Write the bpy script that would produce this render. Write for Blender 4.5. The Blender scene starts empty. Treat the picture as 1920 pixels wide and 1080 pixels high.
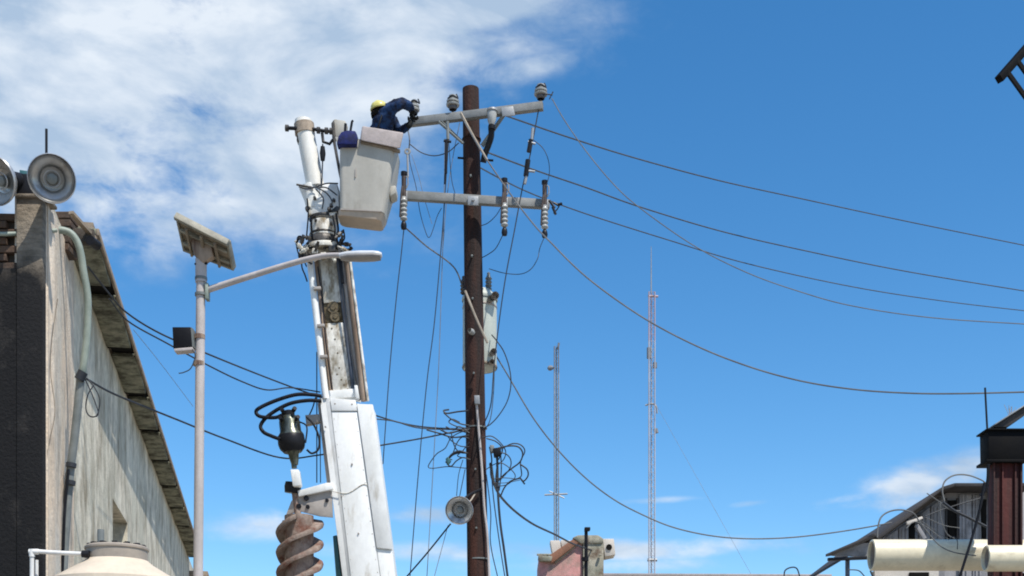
import bpy, bmesh, math, random
from mathutils import Vector, Matrix, noise as noise_
random.seed(7)
F = 2400.0; HY = 1420.0; CZ = 1.6
sc = bpy.context.scene
col = sc.collection
# ------------------------------------------------------------------ camera
cam_d = bpy.data.cameras.new('camera'); cam = bpy.data.objects.new('camera', cam_d); col.objects.link(cam)
cam.location = (0, 0, CZ); cam.rotation_euler = (math.radians(90), 0, 0)
cam_d.sensor_width = 36; cam_d.lens = F / 1920 * 36; cam_d.shift_y = (HY - 540) / 1920
cam_d.clip_end = 5000; cam_d.clip_start = 0.1
sc.camera = cam
sc.view_settings.view_transform = 'Standard'; sc.view_settings.look = 'None'
sc.view_settings.exposure = 0.22; sc.view_settings.gamma = 1
sc.view_settings.use_curve_mapping = False
try: sc.cycles.filter_width = 1.9
except Exception: pass
# ------------------------------------------------------------------ sun
SD = Vector((0.32, -0.38, 0.868)).normalized()          # towards the sun
sl = bpy.data.lights.new('sun', 'SUN'); sl.energy = 4.6; sl.angle = math.radians(0.5); sl.color = (1, 0.95, 0.87)
so = bpy.data.objects.new('sun', sl); col.objects.link(so); so.location = (0, -10, 60)
so.rotation_euler = SD.to_track_quat('Z', 'Y').to_euler()
# ------------------------------------------------------------------ world: sky with clouds
w = bpy.data.worlds.new('World'); sc.world = w; w.use_nodes = True
nt = w.node_tree; nt.nodes.clear(); L = nt.links
def N(t, **k):
    n = nt.nodes.new(t)
    for a, b in k.items(): setattr(n, a, b)
    return n
def M(op, a, b=None, c=None, clamp=False):
    n = N('ShaderNodeMath', operation=op); n.use_clamp = clamp
    for i, v in enumerate((a, b, c)):
        if v is None: continue
        if isinstance(v, (int, float)): n.inputs[i].default_value = v
        else: L.new(v, n.inputs[i])
    return n.outputs[0]
sky = N('ShaderNodeTexSky', sky_type='NISHITA'); sky.sun_disc = False
sky.sun_elevation = math.asin(SD.z); sky.sun_rotation = math.atan2(SD.x, SD.y)
sky.altitude = 900; sky.air_density = 1.0; sky.dust_density = 0.35; sky.ozone_density = 3.0
hs = N('ShaderNodeHueSaturation'); hs.inputs['Saturation'].default_value = 1.29; hs.inputs['Value'].default_value = 1.54; hs.inputs['Hue'].default_value = .496
L.new(sky.outputs[0], hs.inputs['Color'])
tc = N('ShaderNodeTexCoord'); sx = N('ShaderNodeSeparateXYZ'); L.new(tc.outputs['Generated'], sx.inputs[0])
az = M('ARCTAN2', sx.outputs[0], sx.outputs[1]); el = M('ARCSINE', sx.outputs[2])
def noise(scale, stretch, detail, rough, dist, off=0):
    mp = N('ShaderNodeMapping'); mp.inputs['Scale'].default_value = (1, 1, stretch); mp.inputs['Location'].default_value = (off, off * .7, off * .3)
    L.new(tc.outputs['Generated'], mp.inputs[0])
    n = N('ShaderNodeTexNoise'); n.inputs['Scale'].default_value = scale; n.inputs['Detail'].default_value = detail
    n.inputs['Roughness'].default_value = rough; n.inputs['Distortion'].default_value = dist
    L.new(mp.outputs[0], n.inputs['Vector']); return n.outputs[0]
def azel(px, py):
    u = (px - 960) / F; v = (HY - py) / F
    return math.atan(u), math.atan(v / math.sqrt(1 + u * u))
blobs = [  # px, py, rx, ry, weight, tilt : where the cloud bank and the streaks stand in the sky
    (170, 40, 800, 290, 1.02, 0), (100, 290, 400, 160, .95, 0), (490, 325, 250, 110, .95, 0.12), (830, 0, 210, 70, .95, 0.1), (960, 140, 150, 34, .62, .15), (700, 120, 260, 90, .62, 0),
    (1113, 197, 42, 20, .42, -.2), (270, 490, 120, 42, .40, 0), (330, 395, 240, 30, .58, 0), (800, 170, 180, 40, .5, 0),
    (1750, 900, 190, 42, .85, .2), (1650, 945, 140, 20, .72, .05), (1600, 935, 90, 14, .62, .1), (1300, 1028, 460, 26, .6, .03), (470, 985, 150, 40, .42, .05), (270, 470, 90, 60, .5, 0), (800, 965, 120, 24, .5, 0),
    (830, 1035, 260, 26, .5, 0), (1400, 945, 60, 9, .36, .05), (1230, 938, 130, 9, .36, .03), (1560, 1030, 260, 20, .45, 0), (1180, 1060, 500, 24, .4, 0)]
acc = None
for (px, py, rx, ry, wt, tilt) in blobs:
    a0, e0 = azel(px, py); ra = rx / F * .93; re = ry / F * .9
    da = M('SUBTRACT', az, a0); de = M('SUBTRACT', el, e0)
    de2 = M('SUBTRACT', de, M('MULTIPLY', da, tilt)) if tilt else de
    q = M('ADD', M('POWER', M('DIVIDE', da, ra), 2), M('POWER', M('DIVIDE', de2, re), 2))
    g = M('MULTIPLY', M('EXPONENT', M('MULTIPLY', q, -0.9)), wt)
    acc = g if acc is None else M('MAXIMUM', acc, g)
# clouds elsewhere (behind and overhead)
beh = M('MULTIPLY', M('SUBTRACT', M('ABSOLUTE', az), 0.75, clamp=True), 0.5)
acc = M('MAXIMUM', acc, M('MINIMUM', beh, .42))
n1 = noise(6, 2.2, 6, .52, .15); n2 = noise(24, 1.9, 7, .6, .25, 3.1)
nn = M('ADD', M('MULTIPLY', M('SUBTRACT', n1, .5), 1.15), M('MULTIPLY', M('SUBTRACT', n2, .5), .6))
cl = M('ADD', acc, M('MULTIPLY', nn, M('MULTIPLY', M('ADD', acc, .18, clamp=True), 2.0)))
mr = N('ShaderNodeMapRange', interpolation_type='SMOOTHSTEP'); L.new(cl, mr.inputs[0])
mr.inputs[1].default_value = .2; mr.inputs[2].default_value = .8; mr.inputs[3].default_value = 0; mr.inputs[4].default_value = .94
n3 = noise(9, 2.0, 6, .55, .3, 7.7)
cr = N('ShaderNodeValToRGB'); L.new(n3, cr.inputs[0])
cr.color_ramp.elements[0].position = .40; cr.color_ramp.elements[0].color = (.42, .55, .72, 1)
cr.color_ramp.elements[1].position = .60; cr.color_ramp.elements[1].color = (.80, .87, .95, 1)
vm = N('ShaderNodeVectorMath', operation='SCALE'); L.new(cr.outputs[0], vm.inputs[0]); vm.inputs['Scale'].default_value = 9.0
mx = N('ShaderNodeMix', data_type='RGBA'); L.new(mr.outputs[0], mx.inputs[0]); L.new(hs.outputs[0], mx.inputs[6]); L.new(vm.outputs[0], mx.inputs[7])
bg = N('ShaderNodeBackground'); bg.inputs[1].default_value = 0.1; L.new(mx.outputs[2], bg.inputs[0])
wo = N('ShaderNodeOutputWorld'); L.new(bg.outputs[0], wo.inputs[0])

# ------------------------------------------------------------------ materials
MATS = {}
def mk(name, c1, c2=None, scale=4.0, streak=1.0, rough=.7, metal=0.0, lo=.4, hi=.62, bump=.15, c3=None, lo3=.6, hi3=.7, scale3=1.5, streak3=1.0, bscale=30, blackz=None, speck=.07, sscale=22):
    if name in MATS: return MATS[name]
    m = bpy.data.materials.new(name); m.use_nodes = True; t = m.node_tree; nn = t.nodes; ll = t.links
    b = nn['Principled BSDF']; b.inputs['Roughness'].default_value = rough; b.inputs['Metallic'].default_value = metal
    b.inputs['Specular IOR Level'].default_value = .12 if max(c1) < .03 else .4
    g = nn.new('ShaderNodeNewGeometry')
    def nz(s, st, det=7, ro=.6):
        mp = nn.new('ShaderNodeMapping'); mp.inputs['Scale'].default_value = (1, 1, 1 / st); ll.new(g.outputs['Position'], mp.inputs[0])
        n = nn.new('ShaderNodeTexNoise'); n.inputs['Scale'].default_value = s; n.inputs['Detail'].default_value = det; n.inputs['Roughness'].default_value = ro
        ll.new(mp.outputs[0], n.inputs['Vector']); return n.outputs[0]
    def rmp(src, a, z, ca, cz):
        r = nn.new('ShaderNodeValToRGB'); ll.new(src, r.inputs[0]); e = r.color_ramp.elements
        e[0].position = a; e[0].color = (*ca, 1); e[1].position = z; e[1].color = (*cz, 1); return r.outputs[0]
    out = rmp(nz(scale, streak), lo, hi, c1, c2 or tuple(x * .75 for x in c1))
    if c3:
        f = rmp(nz(scale3, streak3, 9, .65), lo3, hi3, (0, 0, 0), (1, 1, 1))
        x = nn.new('ShaderNodeMix'); x.data_type = 'RGBA'; ll.new(f, x.inputs[0]); ll.new(out, x.inputs[6]); x.inputs[7].default_value = (*c3, 1); out = x.outputs[2]
    if blackz:   # mould with a ragged upper edge at a height
        z0, dz, cb = blackz
        s = nn.new('ShaderNodeSeparateXYZ'); ll.new(g.outputs['Position'], s.inputs[0])
        a = nn.new('ShaderNodeMath'); a.operation = 'MULTIPLY_ADD'; ll.new(nz(2.2, 1.6), a.inputs[0]); a.inputs[1].default_value = 1.6; a.inputs[2].default_value = -.8
        bb = nn.new('ShaderNodeMath'); bb.operation = 'ADD'; ll.new(s.outputs[2], bb.inputs[0]); ll.new(a.outputs[0], bb.inputs[1])
        r = nn.new('ShaderNodeMapRange'); ll.new(bb.outputs[0], r.inputs[0]); r.inputs[1].default_value = z0 - dz; r.inputs[2].default_value = z0 + dz
        r.inputs[3].default_value = 1; r.inputs[4].default_value = 0
        x = nn.new('ShaderNodeMix'); x.data_type = 'RGBA'; ll.new(r.outputs[0], x.inputs[0]); ll.new(out, x.inputs[6]); ll.new(rmp(nz(3.2, 1.4, 9, .7), .56, .8, cb, (.045, .04, .036)), x.inputs[7]); out = x.outputs[2]
    if speck:
        r = nn.new('ShaderNodeMapRange'); ll.new(nz(sscale, 1.3, 5, .7), r.inputs[0]); r.inputs[1].default_value = .32; r.inputs[2].default_value = .68
        r.inputs[3].default_value = 1 - speck; r.inputs[4].default_value = 1 + speck * .6
        v = nn.new('ShaderNodeVectorMath'); v.operation = 'SCALE'; ll.new(out, v.inputs[0]); ll.new(r.outputs[0], v.inputs['Scale']); out = v.outputs[0]
    ll.new(out, b.inputs['Base Color'])
    if bump:
        bp = nn.new('ShaderNodeBump'); bp.inputs['Strength'].default_value = bump; bp.inputs['Distance'].default_value = .02
        ll.new(nz(bscale, 1), bp.inputs['Height']); ll.new(bp.outputs[0], b.inputs['Normal'])
    MATS[name] = m; return m
m_wall = mk('stained_plaster', (.80, .73, .59), (.60, .57, .46), scale=1.2, streak=1.5, lo=.38, hi=.6, c3=(.29, .245, .17), lo3=.43, hi3=.70, scale3=2.6, streak3=1.9, rough=.92, bump=.5, speck=.24, sscale=10)
m_wall_tan = mk('tan_plaster', (.70, .56, .42), (.62, .56, .47), scale=2, streak=3, c3=(.33, .27, .21), lo3=.5, hi3=.74, scale3=3.5, streak3=3, rough=.92, bump=.5, speck=.2, sscale=14)
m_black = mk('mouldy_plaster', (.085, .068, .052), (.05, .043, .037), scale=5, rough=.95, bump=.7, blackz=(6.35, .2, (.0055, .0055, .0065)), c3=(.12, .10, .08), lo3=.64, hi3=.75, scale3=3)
m_post = mk('weathered_concrete', (.24, .20, .155), (.13, .11, .085), scale=7, streak=.35, rough=.95, bump=.8, blackz=(6.35, .2, (.0055, .0055, .0065)))
m_brick = mk('old_brick', (.10, .062, .042), (.06, .045, .036), scale=8, rough=.95, bump=.6)
m_mortar = mk('dark_mortar', (.075, .065, .055), rough=.95)
m_soffit = mk('mossy_concrete', (.27, .26, .19), (.15, .165, .12), scale=4, c3=(.07, .06, .042), lo3=.46, hi3=.64, scale3=4, rough=.95, bump=.6, speck=.3, sscale=12)
m_fascia = mk('brown_fascia', (.30, .24, .18), (.20, .16, .12), scale=6, rough=.9, bump=.3)
m_dark = mk('shade_and_opening_black', (.012, .011, .010), rough=1, bump=0)  # paints the shade in the eave gaps; also fills windows and vent
m_brownin = mk('brown_reveal', (.13, .10, .075), (.085, .068, .05), scale=3, streak=3, rough=.95)
m_green = mk('green_pipe', (.30, .34, .29), (.20, .24, .205), scale=5, rough=.5, bump=.05)
m_greypipe = mk('grey_pipe', (.20, .215, .21), (.145, .16, .155), scale=6, rough=.5, bump=.05)
m_rubber = mk('black_rubber', (.016, .017, .022), (.011, .012, .015), rough=.5, bump=0)
m_cable = mk('dark_cable', (.030, .034, .042), (.02, .023, .03), rough=.6, bump=0)
m_cable_m = mk('grey_line', (.065, .072, .085), (.045, .05, .06), rough=.6, bump=0)
m_cable_l = mk('weathered_cable', (.16, .16, .155), (.11, .11, .11), scale=3, rough=.6, bump=0)
m_alu = mk('bare_wire', (.22, .23, .25), (.15, .155, .17), scale=3, rough=.5, bump=0)
m_tan = mk('tan_rope', (.42, .36, .29), (.30, .255, .2), rough=.8, bump=0)
m_steel = mk('galvanised_steel', (.33, .34, .35), (.25, .26, .27), scale=5, rough=.5, metal=.25, bump=.08)
m_polepaint = mk('lamp_pole_paint', (.52, .47, .45), (.42, .38, .36), scale=5, streak=4, rough=.55, c3=(.30, .22, .17), lo3=.62, hi3=.72, bump=.06)
m_horn = mk('spun_aluminium', (.56, .55, .53), (.44, .43, .415), scale=4, rough=.3, metal=.8, bump=.04, c3=(.22, .19, .17), lo3=.55, hi3=.7, scale3=4)
m_hornl = mk('aluminium_rim', (.52, .52, .52), rough=.3, metal=.5, bump=0)
m_paneledge = mk('panel_frame', (.30, .28, .22), (.19, .18, .145), scale=8, rough=.6, bump=.1)
m_panelback = mk('panel_back', (.34, .28, .20), (.22, .18, .13), scale=6, rough=.8, c3=(.17, .13, .10), lo3=.5, hi3=.68, scale3=7)
m_solar = mk('solar_cells', (.012, .018, .05), rough=.15, bump=0)
m_blackbox = mk('black_casing', (.012, .012, .015), rough=.5, bump=0)
m_lampgrey = mk('lamp_underside', (.26, .24, .225), rough=.5, bump=0)
m_lampwhite = mk('lamp_top', (.60, .61, .62), rough=.4, bump=0)
m_white = mk('white_boom_paint', (.82, .82, .80), (.72, .72, .69), scale=3, streak=3, rough=.5, bump=.06, c3=(.42, .37, .29), lo3=.57, hi3=.78, scale3=6, streak3=4, speck=.07, sscale=10)
m_white_worn = mk('worn_white_paint', (.80, .77, .70), (.55, .52, .44), scale=6, streak=4, lo=.42, hi=.6, rough=.55, bump=.15, c3=(.20, .145, .075), lo3=.47, hi3=.63, scale3=9, streak3=2.5, speck=.2, sscale=16)
m_fibre = mk('fibreglass', (.78, .76, .70), (.68, .65, .58), scale=4, streak=4, rough=.45, bump=.05)
m_collar = mk('tan_collar', (.40, .32, .24), (.26, .20, .15), scale=10, rough=.7)
m_grease = mk('greasy_metal', (.10, .09, .08), (.035, .032, .03), scale=14, rough=.45, metal=.3, bump=.2)
m_rusty = mk('rusty_ram', (.36, .27, .20), (.22, .15, .10), scale=6, streak=6, rough=.6, metal=.1, c3=(.10, .05, .035), lo3=.52, hi3=.66, scale3=5, streak3=6)
m_brownpatch = mk('grease_patch', (.16, .125, .07), (.08, .06, .035), scale=20, rough=.7)
m_bluegrey = mk('bluish_rail', (.10, .12, .16), (.06, .07, .09), scale=8, rough=.5)
m_bucket = mk('bucket_fibreglass', (.45, .43, .38), (.385, .365, .32), scale=2.4, streak=2.5, rough=.6, bump=.06, c3=(.30, .275, .23), lo3=.58, hi3=.74, scale3=5, streak3=3, speck=.06)
m_bucketlow = mk('bucket_foot_bounce', (.50, .40, .31), (.42, .35, .28), scale=5, rough=.6)  # orange tint paints the light reflected onto the bucket's underside
m_cover = mk('pinkish_cover', (.40, .345, .33), (.32, .28, .265), scale=6, rough=.8, bump=.2, c3=(.34, .30, .17), lo3=.62, hi3=.7, scale3=6)
m_navy = mk('navy_cloth_shade', (.010, .040, .12), (.003, .008, .03), scale=11, lo=.42, hi=.58, rough=.9, bump=.9, bscale=14, speck=.3)  # darker blotches are shade patches painted into the blue cloth
m_blue = mk('blue_bag_cloth', (.008, .016, .13), (.005, .009, .06), scale=12, rough=.8, bump=.3)
m_glove = mk('dark_gloves', (.02, .022, .022), rough=.7, bump=.1)
m_helmet = mk('yellow_helmet', (.78, .70, .22), rough=.3, bump=0)
m_skin = mk('skin', (.20, .11, .07), rough=.6, bump=0)
m_hair = mk('black_hair', (.01, .008, .007), rough=.8, bump=0)
m_motor = mk('motor_metal', (.20, .21, .17), (.06, .065, .05), scale=9, streak=3, rough=.28, metal=.8, bump=.08)
m_black_metal = mk('black_metal', (.025, .025, .028), rough=.4, metal=.3, bump=.05)
m_auger = mk('rusty_auger', (.33, .255, .21), (.22, .165, .135), scale=7, rough=.8, c3=(.17, .075, .05), lo3=.48, hi3=.64, scale3=6, bump=.5, speck=.25)
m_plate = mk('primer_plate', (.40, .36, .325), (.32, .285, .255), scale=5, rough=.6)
m_wood = mk('creosote_wood', (.060, .020, .012), (.016, .007, .005), scale=9, streak=14, rough=.85, bump=.6, c3=(.014, .009, .008), lo3=.46, hi3=.64, scale3=5, streak3=8)
m_arm = mk('crossarm_steel', (.25, .255, .25), (.185, .19, .185), scale=6, streak=.6, rough=.65, bump=.1, c3=(.20, .15, .11), lo3=.62, hi3=.72, scale3=7)
m_porc = mk('grey_porcelain', (.42, .42, .40), (.30, .30, .285), scale=10, rough=.22, bump=0)
m_porc_d = mk('dark_glaze', (.10, .085, .08), rough=.25, bump=0)
m_fuse = mk('brown_fuse_tube', (.085, .06, .05), (.05, .036, .03), scale=15, rough=.5)
m_trans = mk('transformer_paint', (.50, .53, .47), (.42, .45, .40), scale=4, streak=4, rough=.5, c3=(.22, .20, .16), lo3=.64, hi3=.72)
m_mast = mk('mast_paint', (.48, .46, .48), (.38, .36, .38), scale=.5, rough=.6, bump=0)
m_mast_red = mk('mast_red_paint', (.46, .33, .34), (.38, .30, .31), scale=.5, rough=.6, bump=0)
m_mast_dark = mk('mast_grey', (.20, .21, .23), rough=.6, bump=0)
m_pink = mk('pink_plaster', (.52, .25, .235), (.43, .23, .205), scale=1.2, rough=.9, bump=.4, c3=(.27, .21, .175), lo3=.46, hi3=.62, scale3=1.6, speck=.25, sscale=5)
m_terracotta = mk('terracotta_trim', (.30, .14, .085), (.22, .11, .07), scale=4, rough=.9)
m_oldconc = mk('lichened_concrete', (.36, .33, .26), (.22, .22, .17), scale=3, rough=.95, bump=.5, c3=(.14, .10, .07), lo3=.48, hi3=.62, scale3=2.4, speck=.3, sscale=6)
m_cream = mk('cream_paint', (.62, .56, .49), (.54, .49, .43), scale=2, rough=.8)
m_pvc = mk('cream_pvc', (.74, .66, .48), (.68, .60, .43), scale=3, rough=.38, bump=.02, c3=(.44, .36, .24), lo3=.55, hi3=.72, scale3=4, streak3=.5, speck=.1)
m_pvcw = mk('white_pvc', (.78, .77, .74), rough=.4, bump=0)
m_rust = mk('shaded_red_oxide', (.07, .009, .006), (.022, .005, .004), scale=12, streak=12, rough=.75, bump=.3)  # rust red, darkened to paint in the shade on the column
m_blacksteel = mk('black_steel_and_shade', (.003, .003, .004), (.005, .0045, .0045), scale=8, rough=.7, bump=.1)  # black of the cap; on the railing it paints a shaded silhouette
m_slate = mk('grey_sheet_wall', (.34, .33, .34), (.24, .235, .24), scale=2.2, streak=3, rough=.9, bump=.3, c3=(.10, .095, .09), lo3=.55, hi3=.7, scale3=2)
m_roofdark = mk('dark_roof_sheet', (.055, .05, .05), (.035, .033, .033), scale=3, rough=.8)
m_tank = mk('beige_tank', (.64, .54, .42), (.57, .48, .375), scale=4, rough=.5, bump=.04)
m_tanklid = mk('tank_neck', (.34, .29, .235), (.28, .24, .2), scale=5, rough=.6)
m_ground = mk('dusty_ground', (.30, .26, .20), (.22, .19, .15), scale=.4, rough=.95)
m_road = mk('concrete_road', (.24, .23, .21), (.18, .175, .165), scale=.8, rough=.9)
m_teal = mk('teal_paint', (.04, .13, .14), rough=.5, bump=0)

# ------------------------------------------------------------------ mesh helpers
def P(px, py, Y): return Vector(((px - 960) / F * Y, Y, CZ + (HY - py) / F * Y))
def rootloc(o):
    l = Vector((0, 0, 0))
    while o: l = l + Vector(o.location); o = o.parent
    return l
class MB:
    def __init__(s): s.v = []; s.f = []
    def add(s, vs, fs):
        b = len(s.v); s.v += [Vector(v) for v in vs]; s.f += [tuple(i + b for i in f) for f in fs]; return s
    def hexa(s, a):  # 8 corners: 4 bottom loop, 4 top loop
        return s.add(a, [(3, 2, 1, 0), (4, 5, 6, 7), (0, 1, 5, 4), (1, 2, 6, 5), (2, 3, 7, 6), (3, 0, 4, 7)])
    def box(s, c, size, rot=None):
        c = Vector(c); h = [x / 2 for x in size]; R = rot or Matrix.Identity(3)
        q = [(-1, -1, -1), (1, -1, -1), (1, 1, -1), (-1, 1, -1), (-1, -1, 1), (1, -1, 1), (1, 1, 1), (-1, 1, 1)]
        return s.hexa([c + R @ Vector((a * h[0], b * h[1], d * h[2])) for a, b, d in q])
    def beam(s, A, B, wd, hd, up=(0, 0, 1)):
        A = Vector(A); B = Vector(B); d = (B - A).normalized(); up = Vector(up)
        x = d.cross(up); x = x.normalized() if x.length > 1e-5 else Vector((1, 0, 0)); u = x.cross(d).normalized()
        a = x * wd / 2; b = u * hd / 2
        return s.hexa([A - a - b, A + a - b, B + a - b, B - a - b, A - a + b, A + a + b, B + a + b, B - a + b])
    def slab(s, poly, Y, depth):  # outline given as pixel points at distance Y, with a real thickness away from the viewer
        pts = [P(x, y, Y) for x, y in poly]; n = len(pts); bk = [p + Vector((0, depth, 0)) for p in pts]
        return s.add(pts + bk, [tuple(range(n)), tuple(reversed(range(n, 2 * n)))] + [(i, n + i, n + (i + 1) % n, (i + 1) % n) for i in range(n)])
    def tube(s, pts, r, seg=8, r2=None, cap=True):
        pts = [Vector(p) for p in pts]; n = len(pts); rings = []; prev = None
        for i, p in enumerate(pts):
            d = (pts[min(i + 1, n - 1)] - pts[max(i - 1, 0)]).normalized()
            if prev is None:
                a = Vector((0, 0, 1)) if abs(d.z) < .9 else Vector((0, 1, 0)); x = d.cross(a).normalized()
            else:
                x = (prev - d * prev.dot(d)); x = x.normalized() if x.length > 1e-6 else d.orthogonal().normalized()
            prev = x; y = d.cross(x)
            rr = r[i] if isinstance(r, (list, tuple)) else (r if r2 is None else r + (r2 - r) * i / (n - 1))
            rings.append([p + (x * math.cos(2 * math.pi * k / seg) + y * math.sin(2 * math.pi * k / seg)) * rr for k in range(seg)])
        vs = [v for g in rings for v in g]
        fs = [(i * seg + k, i * seg + (k + 1) % seg, (i + 1) * seg + (k + 1) % seg, (i + 1) * seg + k) for i in range(n - 1) for k in range(seg)]
        if cap: fs += [tuple(reversed(range(seg))), tuple(range((n - 1) * seg, n * seg))]
        return s.add(vs, fs)
    def lathe(s, prof, o=(0, 0, 0), axis=(0, 0, 1), seg=20):  # prof: (radius, distance along axis)
        o = Vector(o); d = Vector(axis).normalized()
        x = d.orthogonal().normalized(); y = d.cross(x); vs = []; n = len(prof)
        for r, h in prof:
            for k in range(seg):
                a = 2 * math.pi * k / seg; vs.append(o + d * h + (x * math.cos(a) + y * math.sin(a)) * max(r, 1e-4))
        fs = [(i * seg + k, i * seg + (k + 1) % seg, (i + 1) * seg + (k + 1) % seg, (i + 1) * seg + k) for i in range(n - 1) for k in range(seg)]
        return s.add(vs, fs)
    def loft(s, rings, cap0=True, cap1=True):
        n = len(rings[0]); vs = [v for g in rings for v in g]
        fs = [(i * n + k, i * n + (k + 1) % n, (i + 1) * n + (k + 1) % n, (i + 1) * n + k) for i in range(len(rings) - 1) for k in range(n)]
        if cap0: fs.append(tuple(reversed(range(n))))
        if cap1: fs.append(tuple(range((len(rings) - 1) * n, len(rings) * n)))
        return s.add(vs, fs)
    def build(s, name, mat, parent=None, bev=0, smooth=None, origin=None, label=None, bseg=2):
        if parent is not None: o0 = rootloc(parent)
        elif origin is not None: o0 = Vector(origin)
        else:
            n = len(s.v); o0 = Vector((sum(v.x for v in s.v) / n, sum(v.y for v in s.v) / n, min(v.z for v in s.v)))
        me = bpy.data.meshes.new(name); me.from_pydata([v - o0 for v in s.v], [], s.f)
        bm = bmesh.new(); bm.from_mesh(me)
        bmesh.ops.recalc_face_normals(bm, faces=bm.faces)
        if bev: bmesh.ops.bevel(bm, geom=[e for e in bm.edges if e.calc_length() > bev * 2.2 and len(e.link_faces) == 2 and e.calc_face_angle(0) > .5], offset=bev, segments=bseg, affect='EDGES', profile=.5, clamp_overlap=True)
        ang = math.radians(38 if smooth is None else smooth)
        for f in bm.faces: f.smooth = True
        for e in bm.edges: e.smooth = not (len(e.link_faces) != 2 or e.calc_face_angle(0) > ang)
        bm.to_mesh(me); bm.free()
        me.materials.append(mat)
        o = bpy.data.objects.new(name, me); col.objects.link(o)
        if parent is not None: o.parent = parent
        else: o.location = o0
        if label: o['label'] = label
        return o
def tag(o, label=None, cat=None, group=None, kind=None):
    if label: o['label'] = label
    if cat: o['category'] = cat
    if group: o['group'] = group
    if kind: o['kind'] = kind
    return o
def thing(name, loc, label, cat, group=None):
    o = bpy.data.objects.new(name, None); col.objects.link(o); o.location = loc; o.empty_display_size = .2
    return tag(o, label, cat, group)
def kids(o): return [c for c in bpy.data.objects if c.parent == o]
def copy_tree(o, loc=None, rz=None, parent=None):
    ch = kids(o); c = o.copy(); col.objects.link(c)
    if parent is not None: c.parent = parent
    if loc is not None: c.location = loc
    if rz is not None: c.rotation_euler = (0, 0, rz)
    for k in ch: copy_tree(k, parent=c)
    return c
def spline(pts, n=8):
    pts = [Vector(p) for p in pts]
    if len(pts) < 3: return [pts[0].lerp(pts[-1], i / 4) for i in range(5)]
    q = [pts[0] * 2 - pts[1]] + pts + [pts[-1] * 2 - pts[-2]]; out = []
    for i in range(1, len(q) - 2):
        a, b, c, d = q[i - 1], q[i], q[i + 1], q[i + 2]
        for k in range(n):
            t = k / n
            out.append(.5 * ((2 * b) + (c - a) * t + (2 * a - 5 * b + 4 * c - d) * t * t + (-a + 3 * b - 3 * c + d) * t ** 3))
    out.append(pts[-1]); return out
def cp(pts, Y0, Y1=None):  # pixel path -> points, distance easing from Y0 to Y1
    Y1 = Y0 if Y1 is None else Y1; n = len(pts); out = []
    for i, p in enumerate(pts):
        out.append(P(p[0], p[1], p[2] if len(p) > 2 else Y0 + (Y1 - Y0) * i / (n - 1)))
    return out
def cable(pts, Y0, Y1, wpx, label, group=None, name='cable', cat='cable', mat=None, parent=None, seg=6):
    wpx = wpx * (.72 if (group or '').startswith(('overhead', 'drop')) else .88); p3 = cp(pts, Y0, Y1); Ym = sum(p.y for p in p3) / len(p3)
    r = wpx / 2 * Ym / F
    mb = MB().tube(spline(p3), r, seg)
    o = mb.build(name, mat or m_cable, parent)
    if parent is None: tag(o, label, cat, group)
    return o

# ------------------------------------------------------------------ ground
g = MB().add([(-3000, -3000, 0), (3000, -3000, 0), (3000, 3000, 0), (-3000, 3000, 0)], [(0, 1, 2, 3)]).build('ground', m_ground); tag(g, kind='structure')
r_ = MB().add([(-3.6, -60, .004), (4.2, -60, .004), (4.2, 26, .004), (-3.6, 26, .004)], [(0, 1, 2, 3)])
g = r_.build('road', m_road); tag(g, kind='structure')

# ------------------------------------------------------------------ left building
WX = lambda Y: -2.09 - .1925 * Y
WD = Vector((-.1925, 1, 0)).normalized(); WN = Vector((1, .1925, 0)).normalized()
def W(Y, out=0.0, z=0.0): return Vector((WX(Y), Y, z)) + WN * out
ZS = CZ + 5.43
bl = thing('concrete_building', (WX(12) - 2, 14, 0), 'long mould-stained concrete building with blackened end wall and shallow eave', 'building')
# side wall with a recessed window (wall pieces round the opening)
def wall_piece(Ya, Yb, za, zb, name='wall_segment', mat=m_wall, th=.25, out=0):
    a, b = W(Ya, out), W(Yb, out); c, d = W(Yb, out - th), W(Ya, out - th)
    return MB().hexa([Vector((p.x, p.y, za)) for p in (a, b, c, d)] + [Vector((p.x, p.y, zb)) for p in (a, b, c, d)]).build(name, mat, bl)
wy0, wy1, wz1, wz0 = 17.5, 19.35, 5.14, 3.4
wall_piece(12.25, wy0, 0, ZS); wall_piece(wy1, 45, 0, ZS); wall_piece(wy0, wy1, wz1, ZS); wall_piece(wy0, wy1, 0, wz0)
fr = wall_piece(wy0, wy1, wz0, wz1, name='window_recess', mat=m_brownin, th=.05, out=-.55)
for (za, zb) in ((wz1 - .03, wz1), (wz0, wz0 + .03)):
    a, b = W(wy0, 0), W(wy1, 0); c, d = W(wy1, -.55), W(wy0, -.55)
wall_piece(wy1 - .002, wy1 + .05, wz0, wz1, name='window_reveal', mat=m_brownin, th=.6, out=-.25)
# tan pilaster between corner and conduit
wall_piece(12.12, 13.75, 0, ZS - .12, name='pilaster', mat=m_wall_tan, th=.3, out=.03)
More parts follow.
